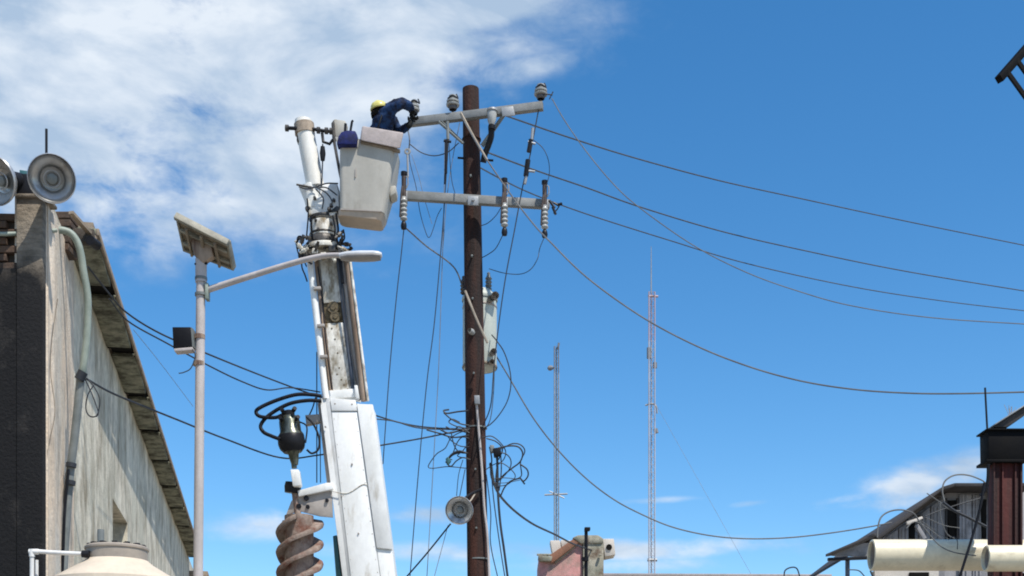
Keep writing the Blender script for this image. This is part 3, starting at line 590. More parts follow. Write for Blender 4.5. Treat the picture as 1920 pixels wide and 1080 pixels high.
# auger drill (hangs from the boom)
ag = thing('auger_drill', P(560, 1085, BY) - Vector((0, 0, .7)), 'rusty spiral auger with hydraulic motor stowed on the left of the boom', 'auger')
AX = (.16, 0, 1); mY = BY - .0
def ax(px0, py0, prof, name, mat, axis, seg=28): return MB().lathe(prof, P(px0, py0, mY), axis, seg).build(name, mat, ag)
K = mY / F
MB().tube([P(552, 915, mY + .06), P(559, 968, mY + .05)], .045, 14).build('drive_stem', m_auger, ag)
d_m = (P(541, 775, mY) - P(553, 872, mY)).normalized()
ax(553, 872, [(.001, 0), (6 * K, 0), (8 * K, 8 * K), (10 * K, 20 * K), (14 * K, 26 * K), (16 * K, 28 * K)], 'output_neck', m_motor, d_m)
ax(549, 848, [(.001, 0), (17 * K, 0), (23 * K, 7 * K), (25.5 * K, 16 * K), (25 * K, 30 * K), (22 * K, 34 * K), (.001, 34 * K)], 'gearbox', m_black_metal, d_m)
ax(546, 818, [(24 * K, -2 * K), (24 * K, 2 * K), (20 * K, 8 * K), (19.5 * K, 28 * K), (16 * K, 36 * K), (13 * K, 38 * K), (.001, 38 * K)], 'motor_body', m_motor, d_m)
ax(541, 781, [(12 * K, 0), (12 * K, 9 * K), (8 * K, 11 * K), (.001, 11 * K)], 'motor_head', m_black_metal, d_m)
for (x, y) in ((531, 772), (550, 770), (528, 788), (556, 786)):
    MB().tube([P(x, y, mY - .1), P(x + (3 if x > 541 else -3), y - 5, mY - .15)], 4 * K, 10).build('port', m_black_metal, ag)
ax(552, 878, [(.001, 0), (5 * K, 0), (5 * K, 12 * K), (.001, 12 * K)], 'shaft', m_motor, d_m)
MB().slab([(544, 880), (560, 880), (564, 910), (549, 912)], mY - .1, .14).build('white_coupling', m_white, ag, bev=.012)
MB().lathe([(.001, -.08), (.10, -.08), (.11, 0), (.10, .06), (.001, .06)], P(549, 913, mY + .06), (.1, -.1, 1), 24).build('flange', m_black_metal, ag)
cx, cy0, zt, zb = P(561, 966, mY).x, mY + .05, P(561, 972, mY).z, P(565, 1190, mY).z
MB().tube([(cx - .01, cy0, zt + .04), (cx, cy0, zb - .2)], .19, 24).build('stem', m_auger, ag)
R = .30; pitch = .80; ns = 44; turns = (zt - zb) / pitch; n = int(turns * ns)
for start in (0, math.pi * 2 / 3, math.pi * 4 / 3):
    fl = MB(); top_ = []
    for i in range(n + 1):
        a = start + 2.6 - 2 * math.pi * i / ns; z = zt - pitch * i / ns; r_o = R * (1 + .02 * math.sin(i * .9))
        top_.append([Vector((cx + rr_ * math.cos(a), cy0 + rr_ * math.sin(a), z + dz)) for rr_, dz in ((.07, .02), (r_o * .6, .02), (r_o, .012), (r_o + .012, -.02), (r_o, -.055), (r_o * .6, -.012), (.07, -.02))])
    fl.loft(top_).build('spiral_flight', m_auger, ag, smooth=60)
for pts, wd in (([(603, 743), (585, 740), (555, 740), (520, 750), (490, 763), (480, 772), (488, 781), (515, 783), (530, 778)], 7), ([(603, 752), (575, 751), (540, 758), (505, 778), (489, 797), (494, 810), (510, 818), (526, 824)], 7),
                ([(575, 782), (588, 796), (598, 820), (597, 842), (585, 850), (575, 843)], 4), ([(560, 790), (575, 800), (573, 830)], 3)):
    MB().tube(spline(cp(pts, BY + .0, BY - .12)), wd / 2 * K, 10).build('hose', m_rubber, ag)

# ------------------------------------------------------------------ bucket
bk = thing('lift_bucket', P(680, 425, 16.9), 'grey fibreglass lift bucket with thick rim cover hanging beside the boom tip', 'bucket')
def rrect(x0, x1, y0, y1, z, r=.07, n=5, zt=0):
    out = []
    for (cx_, cy_, a0) in ((x1 - r, y0 + r, -90), (x1 - r, y1 - r, 0), (x0 + r, y1 - r, 90), (x0 + r, y0 + r, 180)):
        for k in range(n + 1):
            a = math.radians(a0 + 90 * k / n); X_ = cx_ + r * math.cos(a)
            out.append(Vector((X_, cy_ + r * math.sin(a), z + zt * (X_ - x0))))
    return out
BF = 16.55; KB = BF / F
def ring_px(l, r, y, yf, yb, rad=.07, tilt=0): 
    a = P(l, y, BF); b = P(r, y, BF); return rrect(a.x, b.x, yf, yb, a.z, rad, zt=tilt)
rs = [ring_px(640, 694, 404, BF + .06, BF + .36, .06, -.12), ring_px(632, 714, 401, BF + .02, BF + .40, .08, -.12), ring_px(633, 720, 391, BF, BF + .43, .08, -.08)]
rs2 = [ring_px(636, 720, 390, BF + .002, BF + .42, .07, -.08), ring_px(636, 734, 320, BF - .01, BF + .66, .06, -.04), ring_px(637, 742, 262, BF - .02, BF + .68, .05, 0),
       ring_px(640, 739, 262, BF + .01, BF + .65, .05, 0), ring_px(640, 737, 300, BF + .02, BF + .64, .05, 0)]
MB().loft(rs).build('foot', m_bucketlow, bk)
MB().loft(rs2, cap0=True, cap1=True).build('shell', m_bucket, bk, smooth=50)
MB().slab([(638, 391), (716, 395), (716, 397), (638, 393)], BF - .012, .02).build('seam', m_plate, bk)
MB().slab([(666, 315), (668, 315), (667, 332), (665, 332)], BF - .022, .02).build('scratch_strip', m_plate, bk)
# raised back panel and left mounting rail
MB().slab([(623, 232), (627, 223), (647, 226), (652, 236), (648, 262), (626, 262)], BF + .35, .05).build('back_panel', m_bucket, bk, bev=.008)
MB().slab([(621, 231), (626, 224), (628, 262), (640, 330), (640, 350), (634, 322), (623, 262)], BF + .25, .12).build('mounting_rail', m_grease, bk, bev=.004)
MB().slab([(628, 256), (672, 262), (672, 276), (634, 274)], BF - .03, .06).build('rim', m_bucket, bk, bev=.008)
# rim cover
MB().hexa([P(675, 263, BF - .09), P(750, 279, BF - .09), P(750, 279, BF + .35) , P(675, 263, BF + .35),
           P(679, 236, BF - .07), P(757, 249, BF - .07), P(757, 249, BF + .35), P(679, 236, BF + .35)]).build('rim_cover', m_cover, bk, bev=.02, bseg=3)
MB().slab([(731, 349), (741, 347), (743, 352), (742, 362), (731, 368)], BF + .15, .25).build('side_step', m_bucket, bk, bev=.01)
MB().slab([(676, 264), (750, 280), (749, 284), (676, 268)], BF - .04, .06).build('cover_hem', m_fascia, bk)
# tool bag
tb = thing('tool_bag', P(651, 272, BF), 'dark blue tool bag with two handles sticking up at the left bucket rim', 'tool bag')
MB().slab([(631, 270), (634, 256), (640, 247), (652, 244), (666, 245), (670, 253), (668, 270)], BF - .12, .16).build('bag', m_blue, tb, bev=.01, bseg=2)
MB().tube(cp([(647, 248), (648, 232)], BF - .03), .018, 8).build('tool_handle', m_black_metal, tb)
MB().tube(cp([(657, 246), (660, 228), (662, 226)], BF - .03), .016, 8).build('tool_handle', m_black_metal, tb)

# ------------------------------------------------------------------ lineman
WY = 16.95
pr = thing('person', P(705, 398, WY), 'lineman in dark blue jacket and yellow helmet leaning from the bucket to the crossarm end', 'person')
def skin_obj(name, pts, edges, rad, mat, parent, sub=2, root=0):
    me = bpy.data.meshes.new(name); o0 = rootloc(parent)
    me.from_pydata([p - o0 for p in pts], edges, [])
    o = bpy.data.objects.new(name, me); col.objects.link(o); o.parent = parent
    bm = bmesh.new(); bm.from_mesh(me); ly = bm.verts.layers.skin.verify(); bm.verts.ensure_lookup_table()
    for i, r in enumerate(rad):
        bm.verts[i][ly].radius = (r, r) if not isinstance(r, tuple) else r; bm.verts[i][ly].use_root = (i == root)
    bm.to_mesh(me); bm.free()
    mo = o.modifiers.new('Skin', 'SKIN'); mo.use_smooth_shade = True
    s = o.modifiers.new('Sub', 'SUBSURF'); s.levels = sub; s.render_levels = sub
    dg = bpy.context.evaluated_depsgraph_get(); ev = o.evaluated_get(dg)
    nm = bpy.data.meshes.new_from_object(ev); nm.name = name; o.modifiers.clear(); o.data = nm
    nm.materials.clear(); nm.materials.append(mat)
    if mat is m_navy:      # folds in the cloth
        for v in nm.vertices:
            c_ = v.co * 9; v.co += v.normal * (noise_.noise(Vector((c_.x, c_.y, c_.z * 1.6))) * .022 + noise_.noise(c_ * 3) * .008)
    for p in nm.polygons: p.use_smooth = True
    return o
PX = lambda x, y, dy=0: P(x, y, WY + dy)
pts = [PX(704, 282), PX(708, 262, 0), PX(714, 240, -.02), PX(722, 222, -.05), PX(719, 211, -.07),            # 0 pelvis 1 waist 2 chest 3 upper chest 4 neck base
       PX(731, 206, -.18), PX(744, 196, -.24), PX(757, 193, -.22), PX(768, 199, -.12), PX(772, 208, -.04),     # near arm 5..9
       PX(735, 226, .12), PX(742, 238, .14), PX(752, 245, .12), PX(762, 240, .05), PX(768, 232, .0),        # far arm 10..14
       PX(696, 300, -.1), PX(694, 350, -.12), PX(693, 392, -.12), PX(712, 300, .1), PX(712, 350, .12), PX(712, 392, .12)]
ed = [(0, 1), (1, 2), (2, 3), (3, 4), (3, 5), (5, 6), (6, 7), (7, 8), (8, 9), (3, 10), (10, 11), (11, 12), (12, 13), (13, 14), (0, 15), (15, 16), (16, 17), (0, 18), (18, 19), (19, 20)]
rad = [.14, .14, .155, .14, .07, .095, .085, .075, .062, .05, .08, .07, .064, .055, .046, .10, .07, .055, .10, .07, .055]
skin_obj('body', pts, ed, rad, m_navy, pr, 3)
hc = PX(712, 212, -.10)
# head: slightly elongated, with face turned towards the arm end
hp = [hc + Vector((.0, 0, -.08)), hc + Vector((.005, 0, -.02)), hc + Vector((0, 0, .05)), hc + Vector((.0, 0, .09)), PX(718, 214, -.08)]
skin_obj('head', hp, [(4, 0), (0, 1), (1, 2), (2, 3)], [.07, .088, .095, .07, .055], m_skin, pr)
fx = hc + Vector((.09, -.005, 0))
MB().lathe([(.001, .025), (.012, .01), (.016, -.02)], fx + Vector((0, 0, -.02)), (1, 0, -.2), 8).build('nose', m_skin, pr)
for s_ in (-1, 1):
    MB().lathe([(.001, .012), (.01, .008), (.012, -.01)], fx + Vector((-.008, s_ * .035, .01)), (1, 0, 0), 8).build('eye', m_hair, pr)
    MB().lathe([(.001, .01), (.02, .008), (.026, 0), (.02, -.008)], hc + Vector((-.005, s_ * .092, -.02)), (0, s_, 0), 10).build('ear', m_skin, pr)
MB().box(fx + Vector((-.004, 0, -.055)), (.01, .05, .008)).build('mouth', m_hair, pr)
MB().lathe([(.101, -.05), (.105, 0), (.09, .03), (.07, .05)], hc + Vector((-.015, 0, .0)), (-.1, 0, 1), 18).build('hair', m_hair, pr)
hm = hc + Vector((-.005, -.01, .045)); hax = Vector((-.12, -.1, 1))
he = MB().lathe([(.112, 0), (.114, .01), (.108, .04), (.092, .07), (.06, .09), (.028, .1), (.001, .102)], hm, hax, 28).build('helmet', m_helmet, pr)
MB().lathe([(.108, -.004), (.134, -.006), (.136, .006), (.11, .010)], hm + Vector((.015, 0, 0)), hax, 28).build('helmet_brim', m_helmet, he)
MB().tube(spline([hm + Vector((-.095, 0, .05)), hm + Vector((-.02, -.01, .106)), hm + Vector((.085, 0, .055))]), .010, 8).build('helmet_ridge', m_helmet, he)
MB().tube(spline([PX(716, 216, -.22), PX(711, 232, -.24), PX(705, 250, -.2)]), .012, 8).build('harness_strap', m_rubber, pr)
def glove(c, d, side):
    d = d.normalized(); s2 = d.cross(Vector((0, 1, 0))).normalized(); bk_ = Vector((0, 1, 0))
    pal = [c - d * .09, c - d * .03, c + d * .035]
    hand = skin_obj('glove', pal, [(0, 1), (1, 2)], [.048, .046, (.05, .03)], m_glove, pr, 2)
    for k, ln_ in enumerate((.075, .085, .08, .06)):
        q = c + d * .03 + bk_ * (-.036 + k * .024)
        MB().tube([q, q + d * ln_ * .5, q + d * ln_ * .75 + s2 * side * .03, q + d * ln_ * .6 + s2 * side * .06], [.0125, .012, .011, .009], 8).build('finger', m_glove, hand)
    q = c - d * .02 - bk_ * .03
    MB().tube([q, q + d * .03 + s2 * side * .035 - bk_ * .02, q + d * .06 + s2 * side * .055 - bk_ * .005], [.016, .014, .011], 8).build('thumb', m_glove, hand)
glove(PX(773, 212, -.02), Vector((.3, .1, -1)), 1)
glove(PX(770, 230, .0), Vector((.5, .2, .9)), 1)
MB().tube(cp([(706, 250), (712, 246), (728, 250), (738, 258)], WY - .14), .02, 8).build('tool_belt', m_hair, pr)

# ------------------------------------------------------------------ utility pole
PY = 18.0
up = thing('utility_pole', Vector((P(905, 1080, PY).x, PY, 0)), 'tall dark brown wooden utility pole with two grey crossarms', 'utility pole')
ptop = P(882.5, 167, PY); pbot = Vector((P(904, 1420, PY).x, PY, 0))
MB().tube([pbot, pbot.lerp(ptop, .33), pbot.lerp(ptop, .66), pbot.lerp(ptop, .9), ptop], [.158, .15, .136, .122, .115], 32).build('shaft', m_wood, up, smooth=50)
# upper crossarm (right end nearer)
uaL = P(766, 232, 18.0) + Vector((0, -.0, 0)); uaR = P(1018, 199, 17.55)
uaL = P(767, 230, 17.95); d_ua = (uaR - uaL).normalized()
MB().beam(uaL, P(868, 218, 17.77), .09, .105).build('crossarm', m_arm, up, bev=.004)
MB().beam(P(868.5, 218, 17.77), uaR, .09, .105).build('crossarm', m_arm, up, bev=.004)
MB().slab([(940, 201), (962, 199), (966, 216), (942, 218)], 17.58, .02).build('arm_plate', m_steel, up, bev=.002)
laL = P(757, 367, 17.6); laR = P(1030, 384, 17.85)
MB().beam(laL, laR, .09, .115).build('crossarm', m_arm, up, bev=.004)
MB().slab([(877, 367), (897, 368), (897, 385), (877, 384)], 17.62, .03).build('arm_bolt_plate', m_steel, up, bev=.003)
MB().lathe([(.001, -.05), (.02, -.05), (.022, 0)], P(887, 376, 17.63), (0, 1, 0), 8).build('bolt', m_steel, up)
for A_, B_, w_ in ((P(829, 228, 17.82), P(870, 268, 17.86), .035), (P(945, 212, 17.65), P(902, 272, 17.9), .035), (P(829, 228, 17.8), P(845, 245, 17.8), .045)):
    MB().beam(A_, B_, .012, w_, up=(0, 1, 0)).build('brace', m_greypipe, up)
for A_, B_ in ((P(822, 228, 17.72), P(868, 269, 17.84)), (P(948, 213, 17.6), P(905, 275, 17.82))):
    MB().tube([A_, B_], .018, 8).build('brace', m_greypipe, up)
for y in (803, 1049, 262): 
    x = 882.5 + (y - 167) * .0172; rpx = 17 + (y - 167) * .0038
    c_ = P(x, y, PY); MB().tube([c_ - Vector((0, 0, .009)), c_ + Vector((0, 0, .009))], rpx * PY / F + .004, 24).build('band', m_greypipe if y != 262 else m_wood, up)
MB().tube(spline(cp([(893, 748), (897, 800), (903, 870), (908, 950), (914, 1005), (918, 1090)], 17.83)), .017, 8).build('ground_conduit', m_polepaint, up)
MB().slab([(889, 741), (899, 741), (900, 757), (890, 757)], 17.78, .06).build('conduit_clamp', m_steel, up, bev=.006)
MB().lathe([(.001, -.05), (.035, -.04), (.045, 0), (.03, .05)], P(884, 622, 17.84), (-.6, -1, .3), 14).build('knob_insulator', m_porc, up)
for y in (480, 560, 700, 880, 990, 330): MB().lathe([(.001, -.03), (.014, -.028), (.016, .02)], P(880 + (y - 167) * .016, y, 17.85), (0, 1, 0), 8).build('bolt', m_greypipe, up)
# step bolts / hardware on the sides
for (x, y) in ((866, 296), (917, 300)): MB().tube(cp([(x - 8, y), (x + 8, y + 1)], 17.95), .016, 8).build('step_bolt', m_black_metal, up)

# pin insulators on the upper arm
def insulator(loc, label, s=1.0):
    t = thing('pin_insulator', loc, label, 'insulator', 'insulators on the upper crossarm'); o = Vector(loc)
    MB().lathe([(.001, -.05), (.014, -.05), (.014, .08), (.03, .09)], o, seg=12).build('pin', m_black_metal, t)
    MB().lathe([(.05 * s, .05), (.062 * s, .075), (.058 * s, .11), (.04 * s, .115)], o, seg=24).build('shed', m_porc_d, t)
    MB().lathe([(.04 * s, .10), (.088 * s, .105), (.095 * s, .125), (.06 * s, .15), (.055 * s, .155)], o, seg=24).build('shed', m_porc, t)
    MB().lathe([(.05 * s, .15), (.085 * s, .155), (.088 * s, .175), (.05 * s, .20), (.04 * s, .215)], o, seg=24).build('shed', m_porc, t)
    MB().lathe([(.035 * s, .21), (.055 * s, .22), (.055 * s, .245), (.03 * s, .26), (.001, .265)], o, seg=24).build('cap', m_porc, t)
    MB().tube(spline([o + Vector((-.07, 0, .21)), o + Vector((0, -.06, .225)), o + Vector((.07, 0, .21)), o + Vector((.05, .02, .28))]), .010, 6).build('tie_wire', m_cable, t)
    return t
insulator(P(849, 213, 17.8) + Vector((0, 0, .0)), 'grey pin insulator on the upper crossarm just left of the pole')
insulator(P(1014, 193, 17.56), 'grey pin insulator at the right end of the upper crossarm')
insulator(P(777, 222, 17.86), 'pale pin insulator at the left crossarm end, in the lineman\'s hands', .8)
# cable terminal near the pole
tm = thing('cable_terminal', P(916, 300, 17.6), 'white bell shaped cable terminal with dark tail right of the pole top', 'cable terminal')
MB().lathe([(.06, .12), (.066, .08), (.058, .0), (.045, -.04), (.038, -.06), (.001, -.06)], P(922, 226, 17.6), (.05, 0, 1), 24).build('bell', m_porc, tm)
MB().lathe([(.001, .16), (.07, .155), (.075, .13), (.06, .12)], P(922, 226, 17.6), (.05, 0, 1), 24).build('cap', m_steel, tm)
MB().tube(spline(cp([(921, 236), (921, 255), (916, 272), (909, 290), (906, 305)], 17.6, 17.75)), [.042] * 33, 12).build('tail', m_black_metal, tm)
MB().tube(cp([(922, 236), (922, 243)], 17.6), .05, 14).build('collar', m_black_metal, tm)

# fused cutouts on the lower arm
def cutout(loc, rz, label):
    t = thing('fuse_cutout', loc, label, 'fuse cutout', 'fuse cutouts on the lower crossarm')
    o = Vector(loc)
    MB().tube([o + Vector((0, -.07, -.04)), o + Vector((0, -.07, .30))], .032, 14).build('fuse_tube', m_fuse, t)
    MB().tube([o + Vector((0, -.07, .285)), o + Vector((0, -.07, .33))], .042, 14).build('upper_contact', m_black_metal, t)
    prof = [(.001, -.36)]
    for k in range(5):
        z = -.34 + k * .06; prof += [(.034, z), (.050, z + .014), (.052, z + .024), (.036, z + .05)]
    prof += [(.035, -.02), (.001, -.01)]
    MB().lathe(prof, o + Vector((.0, -.09, 0)), (0, 0, 1), 20).build('porcelain_body', m_porc, t)
    MB().tube([o + Vector((-.045, -.11, -.30)), o + Vector((-.03, -.11, .0)), o + Vector((-.015, -.10, .12))], .016, 8).build('fuse_holder', m_fuse, t)
    MB().lathe([(.001, -.47), (.034, -.46), (.042, -.42), (.036, -.38), (.02, -.35)], o + Vector((0, -.09, 0)), (0, 0, 1), 16).build('lower_contact', m_black_metal, t)
    MB().box(o + Vector((0, -.02, -.0)), (.09, .09, .15)).build('mounting_bracket', m_steel, t, bev=.006)
    MB().tube([o + Vector((.035, -.09, .10)), o + Vector((.06, -.09, .16)), o + Vector((.055, -.09, .24)), o + Vector((.03, -.09, .26))], .010, 6).build('hook_ring', m_steel, t)
    t.rotation_euler = (0, 0, 0)
    return t
cutout(P(758, 372, 17.58), 0, 'fuse cutout at the left end of the lower crossarm below the bucket')
cutout(P(946, 384, 17.7), 0, 'fuse cutout on the lower crossarm, middle one right of the pole')
cutout(P(1021, 388, 17.75), 0, 'fuse cutout at the right end of the lower crossarm')
# transformer
tf = thing('transformer', P(902, 697, 18.35), 'pale cylindrical transformer mostly hidden behind the wooden pole', 'transformer')
to = P(899.5, 692, 18.32); KT = 18.32 / F
MB().lathe([(.001, 0), (31 * KT, 0), (32 * KT, 6 * KT), (32 * KT, 120 * KT), (31.5 * KT, 130 * KT)], to, seg=40).build('tank', m_trans, tf)
MB().lathe([(33 * KT, 0), (34 * KT, 3 * KT), (33 * KT, 8 * KT), (22 * KT, 20 * KT), (.001, 26 * KT)], to + Vector((0, 0, 126 * KT)), seg=40).build('lid', m_trans, tf)
MB().lathe([(32.3 * KT, 0), (33 * KT, 2 * KT), (32.3 * KT, 4 * KT)], to + Vector((0, 0, 112 * KT)), seg=40).build('band', m_plate, tf)
MB().lathe([(32.3 * KT, 0), (33.4 * KT, 3 * KT), (32.3 * KT, 6 * KT)], to, seg=40).build('base_rim', m_fascia, tf)
for x, yb in ((916, 545), (869, 552)):
    p0 = P(x, yb, 18.28); prof = [(.03, 0)]
    for k in range(4): prof += [(.05, .02 + k * .05), (.034, .045 + k * .05)]
    prof += [(.02, .23), (.024, .25), (.001, .27)]
    MB().lathe(prof, p0, seg=16).build('bushing', m_porc_d if x < 900 else m_greypipe, tf)
for (x, y, s) in ((927, 556, 6), (919, 562, 5), (924, 661, 5), (921, 680, 4)):
    MB().lathe([(.001, -.06), (s * .008, -.05), (s * .009, 0), (s * .009, .06)], P(x, y, 18.10), (.3, -1, 0), 12).build('terminal', m_plate, tf)
# horn on the pole
h3 = horn_mesh_root(P(861, 957, 17.45), (-.1, -1, -.3), .188, 'small grey horn loudspeaker strapped to the wooden utility pole', None)
MB().tube(spline(cp([(866, 948), (872, 935), (885, 925), (903, 917)], 17.6, 17.8)), .02, 8).build('strap_arm', m_rubber, h3)
MB().tube(spline(cp([(868, 932), (880, 940), (888, 930), (893, 922)], 17.6, 17.8)), .01, 6).build('strap', m_tan, h3)

# ------------------------------------------------------------------ lines on the pole
CR = 'overhead lines running off to the right'
cable([(940, 212), (960, 221), (1080, 262), (1200, 299), (1350, 339), (1500, 372), (1700, 415), (1960, 468)], 17.7, 34, 3.4, 'topmost overhead line running from the upper crossarm to the right edge', CR, mat=m_cable_m)
cable([(868, 268), (920, 288), (1000, 318), (1100, 352), (1200, 388), (1350, 433), (1500, 468), (1700, 509), (1960, 552)], 18.1, 34, 3.4, 'second overhead line, leaving the pole below the upper crossarm', CR, mat=m_cable_m)
cable([(885, 306), (905, 317), (940, 336), (985, 358), (1040, 380), (1120, 408), (1250, 449), (1400, 494), (1600, 538), (1780, 566), (1960, 587)], 18.1, 34, 3.0, 'third overhead line, passing beside the right fuse cutout', CR, mat=m_cable_m)
cable([(1035, 185), (1060, 228), (1100, 285), (1150, 345), (1200, 390), (1300, 460), (1400, 511), (1500, 547), (1600, 574), (1750, 596), (1960, 610)], 17.5, 16, 2.8, 'steeply dropping grey cable from the right insulator to the right edge', CR, mat=m_cable_l)
cable([(863, 214), (890, 262), (912, 298), (960, 368), (1000, 420), (1030, 452), (1100, 520), (1200, 592), (1300, 646), (1400, 686), (1500, 714), (1600, 730), (1700, 737), (1800, 738), (1960, 734)], 17.6, 13, 4.0, 'long tan messenger cable crossing the pole top and sagging to the right', CR, mat=m_cable_l)
cable([(864, 212), (890, 260), (913, 300)], 17.55, 17.58, 5.5, 'tan rope strap laid diagonally across the top of the wooden pole', name='rope', cat='rope', mat=m_tan)
cable([(758, 425, 17.55), (775, 440), (800, 462), (850, 500), (868, 540), (880, 570), (898, 610), (915, 642), (950, 700), (1000, 784), (1050, 848), (1100, 898), (1150, 936), (1200, 963), (1260, 988), (1330, 1004), (1400, 1010), (1480, 1008), (1560, 999), (1640, 986), (1720, 970), (1765, 958)], 17.62, 20, 3.6, 'long grey cable crossing the pole mid-height and sagging low to the right house', CR, mat=m_cable_l)
cable([(872, 545), (893, 597), (914, 643)], 17.58, 17.6, 5, 'tan rope strap across the wooden pole in front of the transformer', name='rope', cat='rope', mat=m_tan)
DL = 'drop wires hanging around the pole'
drops = [([(757, 432), (752, 480), (742, 570), (730, 700), (718, 870)], 17.5, 2.6, m_cable, 'wire dropping from the left fuse cutout past the boom'),
 ([(838, 225), (840, 270), (836, 340), (829, 440), (815, 600), (800, 720), (785, 880), (768, 1090)], 17.7, 2.6, m_cable, 'long wire hanging from the left insulator to the bottom, left one of a pair'),
 ([(834, 260), (832, 400), (827, 560), (822, 700), (812, 880), (800, 1090)], 17.8, 2.0, m_alu, 'long wire hanging left of the pole, right one of a pair'),
 ([(1010, 205), (1000, 258), (992, 300), (980, 350), (965, 430), (948, 520), (935, 610), (926, 690), (920, 760), (905, 800, 17.9)], 17.55, 3.0, m_cable, 'wire falling from the right insulator across the lower crossarm'),
 ([(1000, 262), (1018, 278), (1028, 300), (1030, 325), (1024, 350)], 17.6, 2.0, m_cable, 'thin jumper curve between clamp and right fuse cutout'),
 ([(768, 270), (790, 286), (815, 292), (840, 285), (860, 268)], 17.7, 2.6, m_cable, 'dark jumper sagging under the left half of the upper crossarm'),
 ([(768, 262), (768, 300), (780, 350), (788, 400), (800, 440), (806, 444), (812, 430), (820, 405), (828, 390)], 17.7, 1.8, m_cable, 'thin looped jumper hanging left of the pole below the lower crossarm'),
 ([(772, 290), (785, 330), (795, 370), (810, 420)], 17.7, 1.4, m_alu, 'faint thin wire beside the looped jumper'),
 ([(944, 438, 17.66), (930, 465, 17.75), (915, 477, 17.9), (902, 484, 18)], 17.7, 2.2, m_cable, 'short jumper from the middle fuse cutout to the pole'),
 ([(940, 388, 17.65), (930, 404, 17.75), (915, 418, 17.9), (900, 424, 18)], 17.8, 2.0, m_cable, 'short curved jumper below the lower crossarm right of the pole'),
 ([(1020, 446, 17.7), (1012, 466), (1008, 485), (995, 505), (975, 514), (945, 512), (917, 504, 18.28)], 18.1, 2.0, m_cable, 'curved jumper from the right fuse cutout to the transformer bushing'),
 ([(922, 628, 18.1), (932, 640), (945, 660), (955, 690), (958, 720), (952, 750), (938, 775), (920, 795), (900, 806)], 17.9, 3.2, m_cable, 'bowed cable bulging right of the pole under the transformer'),
 ([(927, 685, 18.2), (925, 740, 18.1), (918, 790, 17.95), (900, 812, 17.95)], 18.2, 2.4, m_cable, 'short cable from the transformer bottom to the bundle'),
 ([(764, 240), (768, 262), (766, 285)], 17.8, 3.5, m_alu, 'short wire under the left insulator'),
 ([(840, 985), (828, 1030), (812, 1090)], 17.6, 1.8, m_alu, 'thin pale wire below the horn on the pole'),
 ([(845, 982), (800, 1038), (755, 1090)], 17.6, 4.4, m_rubber, 'thick dark cable slanting down left from the horn on the pole'),
 ([(862, 230), (850, 290), (838, 370), (830, 470)], 17.9, 1.8, m_alu, 'thin pale wire left of the pole top'),
 ([(840, 240), (846, 330), (854, 366)], 17.8, 1.8, m_cable, 'thin wire from the upper crossarm to the lower crossarm'),
 ([(1052, 380), (1045, 392), (1038, 400)], 17.8, 3.4, m_black_metal, 'little clamp piece beside the right fuse cutout')]
for p_, Y_, w_, m_, l_ in drops: cable(p_, Y_, Y_, w_, l_, DL, name='wire', cat='wire', mat=m_)
TG = 'tangled cables on the pole'
tang = [([(880, 806), (860, 812), (845, 822), (835, 840), (820, 850), (810, 862), (803, 875), (812, 878), (840, 875), (875, 878)], 2.2, 'loose cable loop left of the pole, lowest one'),
 ([(878, 770), (858, 772), (838, 775), (832, 770), (842, 768)], 3.6, 'bent rod shaped cable end sticking left of the pole'),
 ([(832, 774), (845, 785), (862, 794), (880, 798)], 3.0, 'cable under the bent end left of the pole'),
 ([(880, 812), (862, 800), (850, 806), (836, 800)], 3.0, 'short kinked cable at the left side bundle'),
 ([(826, 806), (842, 812), (862, 808), (880, 812)], 3.6, 'thick taped cable splice left of the pole'),
 ([(880, 822), (866, 820), (856, 832), (850, 848), (842, 860), (848, 862)], 2.4, 'thin cable tail with loose end left of the pole'),
 ([(876, 850), (862, 846), (850, 850), (842, 858), (836, 868)], 4.4, 'black splice hanging left of the pole'),
 ([(880, 828), (868, 845), (858, 855), (878, 860)], 2.2, 'short crossing cable at the left splice'),
 ([(846, 812), (852, 836), (862, 848), (878, 850)], 2.4, 'thin crossing cable left of the pole near the splice'),
 ([(912, 822), (930, 828), (942, 842), (935, 862)], 2.8, 'short cable curving from the pole over the black splice box'),
 ([(935, 840), (955, 836), (972, 838), (980, 850), (975, 866), (960, 878), (945, 890), (934, 902)], 3.6, 'thick loop right of the pole, inner one'),
 ([(940, 842), (960, 832), (976, 834), (984, 846), (976, 866), (978, 890), (972, 897)], 2.8, 'loop right of the pole, upper one'),
 ([(975, 870), (988, 880), (990, 892), (982, 902), (976, 897), (984, 908)], 3.4, 'curled loop end farthest right of the pole'),
 ([(976, 896), (958, 902), (946, 914), (938, 932)], 3.4, 'cable from the curled loop back to the pole'),
 ([(936, 848), (950, 852), (958, 864), (955, 880), (938, 900)], 2.6, 'small inner loop beside the black splice box'),
 ([(925, 898), (945, 896), (968, 898)], 1.8, 'thin straight tie between pole and loops, upper one'),
 ([(925, 906), (950, 905), (975, 900)], 1.6, 'thin straight tie between pole and loops, lower one')]
